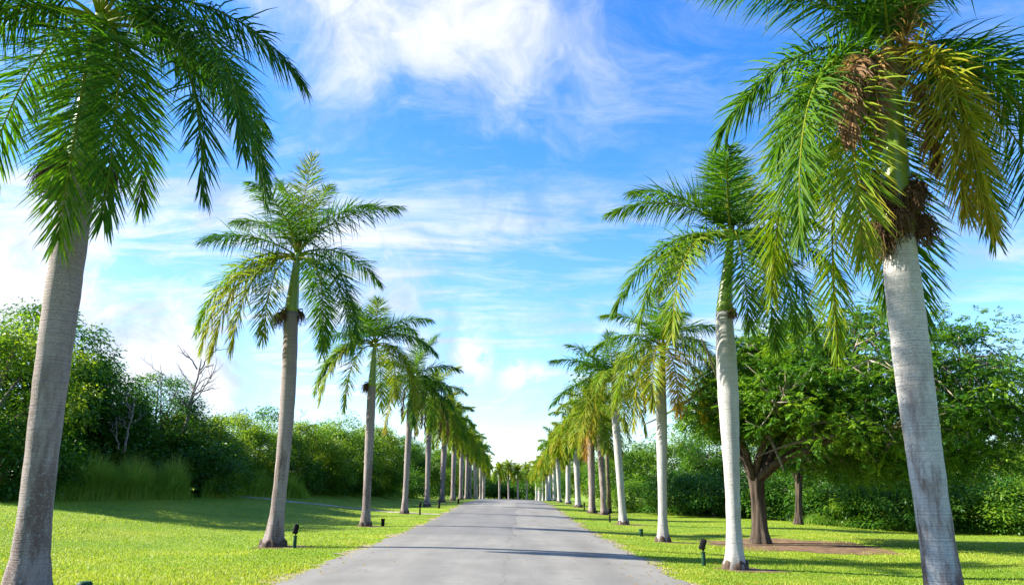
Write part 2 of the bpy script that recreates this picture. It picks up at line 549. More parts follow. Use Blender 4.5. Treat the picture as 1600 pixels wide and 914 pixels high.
gx = axis(-32, 32, 0.5, -900, 900)
gy = axis(-6, 130, 0.6, -120, 1800)
GX, GY = np.meshgrid(gx, gy)
GZ = terrain(GX, GY)
nx, ny = len(gx), len(gy)
ii = (np.arange(ny - 1)[:, None] * nx + np.arange(nx - 1)[None, :])
GF = np.stack([ii, ii + 1, ii + nx + 1, ii + nx], -1).reshape(-1, 4)
tag(obj('ground', mesh('ground', np.stack([GX, GY, GZ], -1).reshape(-1, 3), GF, smooth=True), M['ground']), kind='structure')

ROAD_L, ROAD_R = -4.2, 3.45


def wob(y, ph):
    return 0.08 * np.sin(y * 0.9 + ph) + 0.06 * np.sin(y * 2.3 + ph * 2) + 0.05 * np.sin(y * 6.1 + ph * 3) + 0.03 * np.sin(y * 13.7 + ph * 5)


def strip(name, y, xl, xr, lift, m, n=14, kind='structure'):
    f = np.linspace(0, 1, n)
    X = xl[:, None] * (1 - f) + xr[:, None] * f
    Y = np.broadcast_to(y[:, None], X.shape)
    Z = terrain(X, Y) + lift
    k = np.arange(len(y) - 1)[:, None] * n + np.arange(n - 1)[None, :]
    Fq = np.stack([k, k + 1, k + n + 1, k + n], -1).reshape(-1, 4)
    return tag(obj(name, mesh(name, np.stack([X, Y, Z], -1).reshape(-1, 3), Fq, smooth=True), m), kind=kind)


ry = np.concatenate([np.arange(-5, 90, 0.12), np.arange(90, 215, 0.5)])
strip('road_verge', ry, ROAD_L - 0.17 + wob(ry, 4.0) * 2.2, ROAD_R + 0.20 + wob(ry, 2.2) * 2.4, 0.010, M['grit'])
strip('road', ry, ROAD_L + wob(ry, 0.3), ROAD_R + wob(ry, 1.7), 0.018, M['road'], 26)

# sandy path crossing the left lawn, from the thicket to the fourth palm
pc = np.array([hit(u, v)[:2] for u, v in ((296, 769), (360, 774), (440, 782), (520, 790), (580, 796), (640, 801), (690, 804))])
tt = np.linspace(0, len(pc) - 1, 160)
PX = np.interp(tt, np.arange(len(pc)), pc[:, 0])
PY = np.interp(tt, np.arange(len(pc)), pc[:, 1])
ker = np.ones(15) / 15
PX = np.convolve(np.pad(PX, 7, 'edge'), ker, 'valid')
PY = np.convolve(np.pad(PY, 7, 'edge'), ker, 'valid')
tg = norm(np.stack([np.gradient(PX), np.gradient(PY)], -1))
hw = 0.42 + 0.10 * np.sin(tt * 7) + 0.06 * np.sin(tt * 19)
f = np.linspace(-1, 1, 5)
X = PX[:, None] + f * (-tg[:, 1] * hw)[:, None]
Y = PY[:, None] + f * (tg[:, 0] * hw)[:, None]
k = np.arange(159)[:, None] * 5 + np.arange(4)[None, :]
tag(obj('path', mesh('path', np.stack([X, Y, terrain(X, Y) + 0.014], -1).reshape(-1, 3),
        np.stack([k, k + 1, k + 6, k + 5], -1).reshape(-1, 4), smooth=True), M['concrete']), kind='structure')
PATH = np.stack([PX, PY], -1)

SOIL = []           # (x, y, rx, ry) of bare patches, also used to keep grass off


def soil_patch(x, y, rx, ry_, seed, lift=0.006):
    rg = np.random.default_rng(seed)
    n = 48
    th = np.linspace(0, 2 * pi, n, endpoint=False)
    rr = 1 + sum(rg.uniform(-0.11, 0.11) * np.sin(k * th + rg.uniform(0, 6)) for k in range(2, 11))
    V = [[x, y]]
    for q in (0.25, 0.5, 0.75, 1.0):
        V += list(np.stack([x + rx * q * rr * np.cos(th), y + ry_ * q * rr * np.sin(th)], -1))
    V = np.array(V)
    Fq = []
    for a in range(0, n, 2):
        Fq.append([0, 1 + a, 1 + (a + 1) % n, 1 + (a + 2) % n])
    for ring in range(3):
        b0, b1 = 1 + ring * n, 1 + (ring + 1) * n
        for a in range(n):
            Fq.append([b0 + a, b1 + a, b1 + (a + 1) % n, b0 + (a + 1) % n])
    Z = terrain(V[:, 0], V[:, 1]) + lift
    tag(obj('bare_soil', mesh('bare_soil', np.column_stack([V, Z]), np.array(Fq)), M['soil']), kind='structure')
    SOIL.append((x, y, rx, ry_))


# ------------------------------------------------------------------ palms
def frond(o, az, e0, e1, L, age, rg, n=70, ll=0.78, lw=0.036, pet=0.10, kk=None, twist=0.0, g=1.1, plume=1.0):
    """one feather leaf: arching rachis with leaflets; angles in degrees, returns V, F, tint"""
    s = np.linspace(0, 1, 26)
    kk = kk or float(np.interp(e1, [-86, -72, -50, -15], [4.2, 2.6, 1.3, 0.2]))
    prof = (1 - np.exp(-kk * s)) / (1 - math.exp(-kk))
    el = np.radians(e0 + (e1 - e0) * prof)
    a = np.radians(az + twist * s)
    D = np.stack([np.cos(el) * np.cos(a), np.cos(el) * np.sin(a), np.sin(el)], -1)
    P = np.concatenate([[np.zeros(3)], np.cumsum((D[1:] + D[:-1]) / 2 * (L / 25), 0)]) + np.asarray(o)
    rV, rF = tube(P, np.interp(s, [0, 0.06, 0.2, 1], [0.06, 0.038, 0.026, 0.006]), 6)
    rT = np.full(len(rV), min(1.0, 0.33 + age * 0.6))
    si = np.linspace(pet, 0.995, n)
    si = np.concatenate([si, si]) + rg.uniform(-0.006, 0.006, 2 * n)
    si = np.clip(si, pet, 0.998)
    sg = np.concatenate([np.ones(n), -np.ones(n)])
    ok = rg.random(2 * n) > 0.05
    si, sg = si[ok], sg[ok]
    N = len(si)
    p = np.stack([np.interp(si, s, P[:, k]) for k in range(3)], -1)
    t = norm(np.stack([np.interp(si, s, D[:, k]) for k in range(3)], -1))
    ai = np.radians(az + twist * si)
    side = np.stack([-np.sin(ai), np.cos(ai), np.zeros(N)], -1)
    up = np.cross(t, side)
    al = np.radians(np.interp(si, [0, 0.15, 0.6, 1], [80, 70, 56, 20]) + rg.uniform(-9, 9, N))
    be = np.radians(rg.uniform(-30, 48, N) * plume)
    d0 = norm(np.cos(al)[:, None] * t + np.sin(al)[:, None] * (np.cos(be)[:, None] * side * sg[:, None] + np.sin(be)[:, None] * up))
    l = ll * np.interp(si, [pet, 0.18, 0.38, 0.75, 1], [0.55, 0.9, 1.0, 0.8, 0.42]) * rg.uniform(0.82, 1.08, N)
    fr = np.array([0, 0.3, 0.66, 1.0])
    wd = np.array([0.55, 1.0, 0.72, 0.06])
    pts = [p]
    dirs = [d0]
    gg = g * np.exp(rg.normal(0, 0.32, N)) * np.interp(t[:, 2], [-0.95, -0.4, 0.1, 0.6], [0.38, 0.78, 0.75, 0.22])
    gg = np.where(rg.random(N) < 0.04, 3.5, gg)
    for k in range(1, 4):
        dk = norm(d0 + np.array([0, 0, -1.0]) * (gg * fr[k])[:, None])
        pts.append(pts[-1] + dk * (l * (fr[k] - fr[k - 1]))[:, None])
        dirs.append(dk)
    V = np.zeros((N, 8, 3))
    roll = rg.normal(0, 0.55, N)
    for k in range(4):
        wv = norm(t - dirs[k] * np.sum(t * dirs[k], -1, keepdims=True))
        bn = np.cross(dirs[k], wv)
        wv = wv * np.cos(roll)[:, None] + bn * np.sin(roll)[:, None]
        h = (lw * wd[k] * rg.uniform(0.9, 1.1, N))[:, None] * 0.5
        V[:, 2 * k] = pts[k] - wv * h
        V[:, 2 * k + 1] = pts[k] + wv * h
    b = np.arange(N)[:, None] * 8
    F = np.concatenate([b + np.array([[2 * k, 2 * k + 1, 2 * k + 3, 2 * k + 2]]) for k in range(3)])
    T = age + rg.normal(0, 0.06, N) + 0.28 * age * (si - 0.4)
    T = np.repeat(T[:, None], 8, 1)
    T[:, 6:] += 0.05 + 0.25 * age
    return join([(rV, rF, rT), (V.reshape(-1, 3), F, np.clip(T, 0, 1).ravel())])


def broom(o, az, L, rg, n=90, spread=0.5):
    """hanging fruit stalk: a bunch of strands with small beads"""
    parts = []
    a = R(az)
    out = np.array([cos(a), sin(a), 0])
    base = np.asarray(o)
    mid = base + out * L * 0.30 + np.array([0, 0, -0.10 * L])
    parts.append(tube([base, base + out * L * 0.25 + np.array([0, 0, 0.05]), mid], [0.03, 0.025, 0.015], 6))
    oct_v = np.array([[1, 0, 0], [0, 1, 0], [-1, 0, 0], [0, -1, 0], [0, 0, 1], [0, 0, -1]], float)
    oct_f = np.array([[0, 1, 4, 4], [1, 2, 4, 4], [2, 3, 4, 4], [3, 0, 4, 4], [1, 0, 5, 5], [2, 1, 5, 5], [3, 2, 5, 5], [0, 3, 5, 5]])
    for _ in range(int(n * 1.6)):
        q = rg.uniform(0.1, 1.0)
        s0 = base * (1 - q) + mid * q
        dr = out * rg.uniform(-0.1, 0.6) + np.array([rg.normal(0, spread * 0.7), rg.normal(0, spread * 0.7), rg.uniform(-1.6, -0.3)])
        dr /= np.linalg.norm(dr)
        ln = L * rg.uniform(0.35, 0.8)
        p1 = s0 + dr * ln * 0.5
        p2 = p1 + (dr * 0.4 + np.array([0, 0, -0.9])) * ln * 0.5
        parts.append(tube([s0, p1, p2], [0.009, 0.007, 0.004], 4))
        for _k in range(3):
            c = p1 + (p2 - p1) * rg.uniform(-0.2, 1.0) + rg.normal(0, 0.03, 3)
            r = rg.uniform(0.010, 0.018)
            parts.append((oct_v * r + c, oct_f[:, :4]))
    V, F, _ = join(parts)
    # beads are triangles stored as degenerate quads: rebuild them as clean tris and quads via validate
    return V, F


def generic_fronds(rg, n, L, hang=1.0, yellow=0.3):
    """fronds of an average crown, from the upright spear to the old hanging leaves"""
    out = []
    az = rg.uniform(0, 360)
    for i in range(n):
        q = i / (n - 1)
        az += 137.5 + rg.uniform(-14, 14)
        e0 = np.interp(q, [0, 0.25, 0.6, 1.0], [86, 66, 38, 2]) + rg.uniform(-7, 7)
        e1 = np.interp(q, [0, 0.2, 0.5, 1.0], [62, -8, -74, -88]) * (hang if q > 0.2 else 1) + rg.uniform(-9, 9)
        ln = L * np.interp(q, [0, 0.2, 1], [0.72, 0.95, 1.0]) * rg.uniform(0.92, 1.06)
        age = np.interp(q, [0, 0.2, 0.6, 1], [0.26, 0.22, 0.19, 0.21]) + rg.uniform(-0.04, 0.06)
        if q > 0.55 and rg.random() < yellow:
            age += rg.uniform(0.04, 0.14)
        out.append((az % 360, e0, max(e1, -89), ln, age))
    return out


def palm(label, group, base, top, shaft_top, r0, tm, fronds, seed, brooms=(), leaflets=70, ll=0.78, lw=0.038, foot=1.5, bow=0.0, dead=(), bulge=1.15):
    rg = np.random.default_rng(seed)
    base = np.asarray(base, float)
    root = thing('royal_palm', label, 'palm tree', base, group)
    tp = np.asarray(top, float) - base
    sp = np.asarray(shaft_top, float) - base
    H = tp[2]
    n = 70
    q = np.concatenate([np.linspace(0, 0.2, 26)[:-1], np.linspace(0.2, 1, n - 25)])
    C = np.stack([tp[0] * q + bow * np.sin(pi * q), tp[1] * q, H * q - 0.0], -1)
    C[0, 2] = -0.18
    rad = r0 * np.interp(q, [0, 0.015, 0.04, 0.09, 0.16, 0.28, 0.45, 0.66, 0.84, 0.95, 1.0],
                         [foot * 1.08, foot, 1 + (foot - 1) * 0.62, 1 + (foot - 1) * 0.25, 1.02, 1.0, 1 + 0.45 * (bulge - 1), bulge, 1 + 0.95 * (bulge - 1), 1 + 0.6 * (bulge - 1), 0.6 + 0.4 * bulge])
    rad = rad * (1 + 0.012 * np.sin(q * 60 + rg.uniform(0, 6)) + rg.normal(0, 0.006, len(q)))
    V, F = tube(C, rad, 28)
    cyl = len(C) * 28
    th = np.arctan2(V[:cyl, 1] - np.repeat(C[:, 1], 28), V[:cyl, 0] - np.repeat(C[:, 0], 28))
    lump = 1 + np.repeat(np.interp(q, [0, 0.03, 0.12], [0.07, 0.04, 0.0]), 28) * (np.sin(5 * th + seed) + 0.6 * np.sin(9 * th + 2 * seed))
    cc = np.repeat(C, 28, 0)
    V[:cyl, :2] = cc[:, :2] + (V[:cyl, :2] - cc[:, :2]) * lump[:, None]
    obj('trunk', mesh('trunk', V, F, smooth=True), tm, root)
    # mat of dark roots round the foot
    a_ = np.linspace(0, 2 * pi, 40, endpoint=False)
    lp_ = 1 + 0.05 * np.sin(7 * a_ + seed) + 0.04 * np.sin(13 * a_ + 2 * seed) + rg.normal(0, 0.018, 40)
    rows = []
    for rr_k, zz_k in ((0.99, 0.17), (1.06, 0.15), (1.10, 0.07), (1.16, -0.10)):
        rk = r0 * foot * rr_k * lp_
        rows.append(np.stack([C[2, 0] + rk * np.cos(a_), C[2, 1] + rk * np.sin(a_), zz_k * (1 + 0.35 * np.sin(5 * a_ + seed * 3)) * np.ones(40)], -1))
    RV = np.concatenate(rows)
    kk_ = np.arange(3)[:, None] * 40
    jj_ = np.arange(40)[None, :]
    RF = np.stack([kk_ + jj_, kk_ + 40 + jj_, kk_ + 40 + (jj_ + 1) % 40, kk_ + (jj_ + 1) % 40], -1).reshape(-1, 4)
    obj('root_mat', mesh('root_mat', RV, RF, smooth=True), M['shaft_foot'], root)
    # crownshaft: smooth green sheath above the trunk
    k = np.linspace(0, 1, 18)
    rt = rad[-1]
    CS = tp + (sp - tp) * k[:, None]
    CS[0, 2] -= 0.03
    sV, sF = tube(CS, rt * np.interp(k, [0, 0.05, 0.18, 0.5, 0.8, 1.0], [0.98, 1.03, 0.95, 0.72, 0.52, 0.36]), 18)
    obj('crownshaft', mesh('crownshaft', sV, sF, smooth=True), M['shaft'], root)
    L = sp - tp
    for (az, e0, e1, ln, age, *kq) in fronds:
        low = np.clip((60 - e0) / 60, 0, 1)
        o = tp + L * (1.0 - 0.13 * low) + np.array([cos(R(az)), sin(R(az)), 0]) * rt * (0.22 + 0.35 * low)
        V, F, T = frond(o, az, e0, e1, ln * (1.10 if e1 < -76 else 0.98), age + (0.07 if age > 0.19 else 0.0), rg, int(leaflets * 1.8), ll * 1.42 * rg.uniform(0.92, 1.06), lw * 0.76, twist=rg.uniform(-18, 18), g=1.15, kk=kq[0] if kq else None)
        obj('frond', mesh('frond', V, F, T), M['palm_leaf'], root)
    for (az, e0, e1, ln, *kq) in dead:
        o = tp + L * 0.80 + np.array([cos(R(az)), sin(R(az)), 0]) * rt * 0.6
        V, F, T = frond(o, az, e0, e1, ln, 0.93, rg, int(leaflets * 0.9), ll * 0.75, lw * 1.0, twist=rg.uniform(-10, 10), g=3.0, plume=1.6, kk=kq[0] if kq else None)
        tag(obj('dead_frond', mesh('dead_frond', V, F, np.clip(T, 0.72, 1)), M['palm_leaf'], root), 'withered brown hanging frond')
    for (az, zoff, ln, cnt) in brooms:
        o = tp + np.array([cos(R(az)) * rt * 0.9, sin(R(az)) * rt * 0.9, zoff])
        V, F = broom(o, az, ln, rg, cnt)
        tri = F[:, 2] == F[:, 3]
        me = bpy.data.meshes.new('fruit_cluster')
        me.from_pydata(V.tolist(), [], [list(map(int, r[:3] if tr else r)) for r, tr in zip(F, tri)])
        obj('fruit_cluster', me, M['fruit'], root)
    soil_patch(base[0] + 0.35, base[1] - 0.15, r0 * foot + 0.45 + rg.uniform(0, 0.35), r0 * foot + 0.28, seed + 500)
    return root


GL = 'royal palms in the row left of the road'
GR = 'royal palms in the row right of the road'


def spec_palm(label, group, bu, bv, tu, tv, su, sv, wpx, tm, fronds, seed, **kw):
    b = hit(bu, bv)
    Y = b[1]
    r0 = wpx / 2 / math.hypot(F_PX, 200) * Y
    return palm(label, group, b, at(tu, tv, Y), at(su, sv, Y), r0, tm, fronds, seed, **kw)


# frond = (azimuth: 0 right, 90 away, 180 left, 270 to the viewer; start and tip elevation; length; age)
rg0 = np.random.default_rng(5)
spec_palm('nearest palm left of the road, its wide grey trunk flaring at the frame edge', GL,
          40, 940, 127, 262, 158, 22, 46, M['trunk_grey'],
          [(8, 50, -54, 4.4, 0.04), (346, 30, -80, 4.7, 0.02, 1.9), (338, 18, -84, 4.6, 0.03, 2.6), (20, 24, -80, 4.5, 0.03, 2.0), (296, -6, -89, 4.5, 0.14, 5.0), (318, 0, -88, 4.2, 0.08, 4.5),
           (30, 40, -70, 4.5, 0.05), (182, 40, -70, 4.6, 0.06), (200, 28, -80, 4.6, 0.07, 1.8), (222, 40, -70, 4.4, 0.05), (160, 30, -75, 4.6, 0.10),
           (250, 60, -40, 4.2, 0.05), (60, 50, -50, 4.3, 0.10), (95, 40, -75, 4.4, 0.10), (125, 45, -65, 4.5, 0.12),
           (300, 70, 0, 3.6, 0.06), (20, 74, 10, 3.6, 0.10), (150, 76, 15, 3.6, 0.12), (80, 86, 60, 3.2, 0.16)],
          21, leaflets=96, ll=0.80, lw=0.042, foot=1.62, bow=-0.05,
          brooms=[(200, 0.10, 0.85, 150), (235, 0.15, 0.75, 120), (160, 0.05, 0.8, 110), (20, 0.12, 0.8, 130), (330, 0.10, 0.55, 60)])
spec_palm('second palm left of the road, yellow lower fronds on its left side', GL,
          427, 854, 455, 488, 465, 394, 20.5, M['trunk_grey'],
          [(180, 36, -12, 3.4, 0.06), (184, 24, -80, 3.9, 0.17, 1.7), (194, 14, -85, 4.1, 0.27, 2.0), (208, 8, -86, 4.0, 0.31, 2.4), (222, 4, -87, 3.6, 0.28, 3.0), (246, 0, -88, 3.0, 0.24, 4.0), (150, 58, 0, 3.3, 0.10),
           (5, 58, 0, 3.8, 0.05), (20, 70, 14, 3.4, 0.12), (350, 26, -78, 3.6, 0.04), (318, 2, -86, 3.9, 0.10, 2.6), (334, 4, -84, 3.8, 0.16, 2.2),
           (100, 87, 68, 4.0, 0.24), (70, 78, 44, 3.7, 0.17), (125, 79, 40, 3.8, 0.16), (80, 30, -78, 3.4, 0.12), (250, 68, 0, 3.0, 0.08), (40, 40, -40, 3.4, 0.1)],
          22, leaflets=78, ll=0.72, lw=0.040, foot=1.75, bow=0.10,
          brooms=[(190, 0.05, 0.75, 60), (10, 0.08, 0.55, 30), (240, 0.05, 0.5, 30)])
spec_palm('third palm left of the road, thin trunk before the thicket, rounded weeping crown', GL,
          571, 822, 581, 604, 586, 533, 12, M['trunk_grey'],
          [(180, 40, -70, 3.6, 0.10), (200, 20, -84, 3.9, 0.26, 2.2), (188, 30, -80, 3.8, 0.2, 1.8), (165, 52, -40, 3.4, 0.08), (222, 6, -86, 3.4, 0.22), (340, 10, -86, 3.9, 0.30, 2.2), (318, 10, -85, 3.4, 0.28, 2.6),
           (0, 46, -48, 3.5, 0.06), (15, 62, -10, 3.2, 0.08), (350, 24, -78, 3.6, 0.24), (140, 70, 5, 3.2, 0.18), (160, 78, 24, 3.0, 0.18), (90, 86, 55, 2.6, 0.2),
           (60, 60, -20, 3.2, 0.12), (260, 50, -40, 3.2, 0.12), (90, 20, -84, 3.4, 0.2)],
          23, leaflets=74, ll=0.72, lw=0.046, foot=1.5, brooms=[(185, 0.18, 0.65, 50), (215, 0.15, 0.5, 30)])
spec_palm('fourth palm left of the road, brown dead fronds hanging beside its trunk', GL,
          632, 802, 641, 633, 645, 590, 8.6, M['trunk_grey'],
          [(0, 30, -66, 3.7, 0.03), (10, 50, -20, 3.5, 0.06), (350, 14, -72, 3.8, 0.04), (30, 80, 45, 3.5, 0.15), (80, 84, 50, 3.2, 0.15), (180, 40, -60, 3.4, 0.12),
           (200, 10, -85, 3.8, 0.38), (320, 20, -85, 3.8, 0.08), (285, 30, -86, 3.7, 0.08), (150, 60, -10, 3.2, 0.12), (240, 40, -70, 3.5, 0.10), (100, 40, -60, 3.4, 0.1), (40, 40, -50, 3.4, 0.1)],
          24, leaflets=70, ll=0.75, lw=0.05, foot=1.5, dead=[(350, 0, -89, 3.6, 6), (330, 0, -89, 3.2, 6), (185, -20, -89, 2.4, 6)])
spec_palm('fifth palm left of the road, brown frond strands dangling right of its trunk', GL,
          667, 791, 671, 650, 674, 618, 7.4, M['trunk_grey'], generic_fronds(rg0, 15, 3.7, 1.0, 0.35), 25, leaflets=66, lw=0.052, foot=1.45,
          dead=[(0, 15, -89, 4.4, 5), (340, 20, -89, 4.0, 4), (320, 0, -89, 3.6, 5), (190, 20, -89, 4.2, 4), (215, 10, -89, 3.8, 4.5)])

spec_palm('nearest palm right of the road, white trunk stained brown, browning fronds hanging low', GR,
          1484, 975, 1403, 372, 1393, 84, 49, M['trunk_stained'],
          [(204, 24, -84, 4.8, 0.13, 2.8), (216, 16, -87, 4.5, 0.24, 4.0), (190, 30, -72, 3.7, 0.13), (178, 44, -58, 3.8, 0.08), (298, 50, -89, 3.5, 0.40, 9.0), (312, 44, -88, 3.7, 0.37, 8.0), (336, 20, -87, 4.3, 0.16, 3.2), (60, 0, -87, 4.6, 0.10), (110, 0, -88, 5.0, 0.2),
           (352, 30, -82, 4.9, 0.05, 2.2), (14, 24, -82, 5.6, 0.04, 2.0), (2, 46, -60, 4.5, 0.02), (30, 40, -76, 4.8, 0.05), (175, 62, -12, 4.2, 0.06),
           (130, 34, -80, 4.9, 0.22), (75, 30, -82, 4.8, 0.12), (100, 50, -60, 4.4, 0.10), (240, 72, 0, 3.4, 0.06), (330, 72, 0, 3.8, 0.05), (40, 76, 12, 3.6, 0.06), (140, 78, 20, 3.6, 0.08), (90, 87, 60, 3.2, 0.14)],
          31, leaflets=98, ll=0.82, lw=0.042, foot=1.42, bow=-0.04,
          brooms=[(210, 0.25, 0.75, 130), (180, 0.35, 0.8, 130), (250, 0.45, 0.7, 120), (330, 0.4, 0.7, 90), (20, 0.45, 0.6, 80), (285, 0.75, 0.6, 110), (225, 0.9, 0.7, 120), (320, 1.0, 0.6, 100), (190, 1.2, 0.6, 90)],
          dead=[(232, 60, -89, 3.0, 2.6), (224, 62, -89, 3.3, 2.2), (216, 60, -89, 3.2, 2.2), (228, 50, -89, 2.8, 2.6), (310, 82, 60, 1.8), (290, 0, -89, 2.0, 7)])
spec_palm('second palm right of the road, smooth white trunk in front of the broad tree', GR,
          1149, 889, 1131, 488, 1142, 366, 21.5, M['trunk_pale'],
          [(178, 56, -22, 3.7, 0.14), (184, 28, -62, 4.2, 0.12), (202, 22, -76, 4.3, 0.19, 1.8), (218, 20, -82, 4.1, 0.22, 2.2), (284, 26, -88, 3.8, 0.14), (262, 34, -86, 3.4, 0.16),
           (330, 28, -84, 3.7, 0.10), (0, 40, -60, 3.7, 0.08), (20, 50, -20, 3.5, 0.12), (310, 30, -86, 3.5, 0.14), (70, 80, 45, 3.2, 0.15), (95, 87, 62, 3.0, 0.18), (150, 64, 5, 3.4, 0.12),
           (120, 44, -50, 3.6, 0.1), (45, 66, 10, 3.2, 0.16), (250, 70, 5, 2.9, 0.08)],
          32, leaflets=80, ll=0.75, lw=0.042, foot=1.6, bow=0.02, bulge=1.5, brooms=[(300, 0.1, 0.45, 50)])
spec_palm('third palm right of the road, straight pale trunk under yellow hanging fronds', GR,
          1036, 846, 1033, 606, 1036, 540, 13.4, M['trunk_pale'],
          [(190, 30, -78, 3.4, 0.22), (205, 10, -86, 3.5, 0.30), (180, 48, -40, 3.3, 0.15), (285, 10, -88, 2.9, 0.50), (330, 16, -86, 3.3, 0.36), (0, 40, -70, 3.3, 0.20), (20, 58, -20, 3.1, 0.15),
           (240, 30, -84, 3.1, 0.30), (150, 66, 0, 3.1, 0.16), (90, 86, 55, 2.8, 0.16), (60, 70, 10, 3.0, 0.14), (120, 50, -50, 3.2, 0.2), (310, 50, -60, 3.1, 0.2), (265, 66, -20, 2.8, 0.15)],
          33, leaflets=74, ll=0.70, lw=0.046, foot=1.6, bulge=1.28, dead=[(195, -10, -89, 2.6)])
spec_palm('fourth palm right of the road, grey trunk leaning left beneath the darker foliage', GR,
          974, 819, 961, 642, 957, 590, 10.6, M['trunk_pale'],
          [(180, 46, -10, 3.8, 0.04), (184, 20, -50, 4.2, 0.04), (200, 20, -82, 3.8, 0.28), (215, 10, -86, 3.6, 0.34), (330, 20, -84, 3.6, 0.32), (0, 40, -60, 3.6, 0.16), (170, 60, 20, 3.4, 0.1),
           (285, 30, -86, 3.6, 0.28), (90, 84, 55, 3.2, 0.15), (40, 60, -10, 3.4, 0.14), (130, 60, -20, 3.4, 0.12), (245, 50, -60, 3.3, 0.2)],
          34, leaflets=70, ll=0.75, lw=0.05, foot=1.5)
spec_palm('fifth palm right of the road, one bright orange frond hanging at its trunk top', GR,
          944, 804, 937, 678, 936, 640, 8.6, M['trunk_grey'],
          generic_fronds(rg0, 14, 3.5, 1.0, 0.5) + [(215, 0, -88, 3.4, 0.62)], 35, leaflets=66, lw=0.052, foot=1.45)

# average palms for the rest of both rows
def proto(pos, h, tm, seed, yellow, label, group, nf=20):
    x, y = pos
    b = np.array([x, y, tz(x, y)])
    rg = np.random.default_rng(seed)
    tp = b + np.array([rg.uniform(-0.15, 0.15), 0, h])
    st = tp + np.array([0.05, 0, 1.7])
    return palm(label, group, b, tp, st, 0.235, tm, generic_fronds(rg, nf, 3.1, 1.0, yellow), seed, leaflets=52, ll=0.72, lw=0.075, foot=1.45,
                brooms=[(rg.uniform(150, 330), 0.05, 0.7, 40)])


rr_ = random.Random(3)
LX, RX = -6.6, 5.85
pl1 = proto((LX - 0.1, 73), 6.6, M['trunk_grey'], 41, 0.35, 'sixth palm left of the road, dark trunk just beyond the dangling brown fronds', GL)
pl2 = proto((LX, 85), 6.9, M['trunk_grey'], 42, 0.2, 'seventh palm left of the road, green crown over the crowded far trunks', GL)
pr1 = proto((RX, 56), 5.4, M['trunk_grey'], 43, 0.45, 'sixth palm right of the road, slim grey trunk and yellow crown', GR)
pr2 = proto((RX, 67.5), 5.5, M['trunk_pale'], 44, 0.6, 'seventh palm right of the road, pale trunk under a golden crown', GR)
lab_l = 'distant palm packed among the last trunks of the left row'
lab_r = 'distant palm packed among the last trunks of the right row'
named_l = {97: 'eighth palm left of the road, where the left row closes up'}
named_r = {80: 'eighth palm right of the road, white trunk with lime green crown',
           93.5: 'ninth palm right of the road, where the pale trunks close up'}
pl3 = proto((LX + 0.1, 97), 6.6, M['trunk_grey'], 45, 0.4, named_l[97], GL, 17)
pr3 = proto((RX, 80), 5.3, M['trunk_pale'], 46, 0.3, named_r[80], GR, 18)
for Y in (109, 121, 133, 145, 157, 169, 181):
    p = rr_.choice((pl1, pl2, pl3))
    x = LX + rr_.uniform(-0.25, 0.25)
    s = rr_.uniform(0.94, 1.08)
    copy_tree(p, (x, Y, tz(x, Y)), rr_.uniform(0, 6.28), (s, s, s * rr_.uniform(0.95, 1.08)), named_l.get(Y, lab_l), GL)
for Y in (93.5, 107, 121, 135, 149, 163, 177, 191):
    p = rr_.choice((pr1, pr2, pr3))
    x = RX + rr_.uniform(-0.25, 0.25)
    s = rr_.uniform(0.94, 1.06)
    copy_tree(p, (x, Y, tz(x, Y)), rr_.uniform(0, 6.28), (s, s, s * rr_.uniform(0.95, 1.06)), named_r.get(Y, lab_r), GR)
for k, (u, Y, lb) in enumerate(((756, 186, 'far palm closing the road, leftmost of those before the dark trees'),
                                (781, 196, 'far palm closing the road, slim crown left of the road middle'),
                                (795, 205, 'far palm closing the road, standing just left of the road end'),
                                (809, 205, 'far palm closing the road, bare pole trunk at the road end'),
                                (822, 196, 'far palm closing the road, nearest to the right row'))):
    x = (u - CX) / F_PX * Y
    s = rr_.uniform(0.9, 1.05)
    copy_tree((pl2, pr1, pl1, pr1, pl2)[k], (x, Y, tz(x, Y)), 1.3 * k, (s, s, s), lb, 'palms across the far end of the road')

# ------------------------------------------------------------------ broadleaf trees
def leaves(C, D, l, wd, rg, tint, droop=0.35):
    """diamond leaves at C along D (n,3)"""
    n = len(C)
    D = norm(D)
    S_ = norm(np.cross(D, norm(rg.normal(0, 1, (n, 3)) * np.array([0.5, 0.5, 0.2]) + np.array([0, 0, 1.0]))))
    l = np.broadcast_to(l, (n,))[:, None]
    wd = np.broadcast_to(wd, (n,))[:, None]
    V = np.stack([C, C + D * l * 0.45 + S_ * wd / 2, C + D * l - np.array([0, 0, 1.0]) * l * droop, C + D * l * 0.45 - S_ * wd / 2], 1)
    F = np.arange(n * 4).reshape(n, 4)
    return V.reshape(-1, 3), F, np.repeat(np.clip(tint, 0, 1), 4)


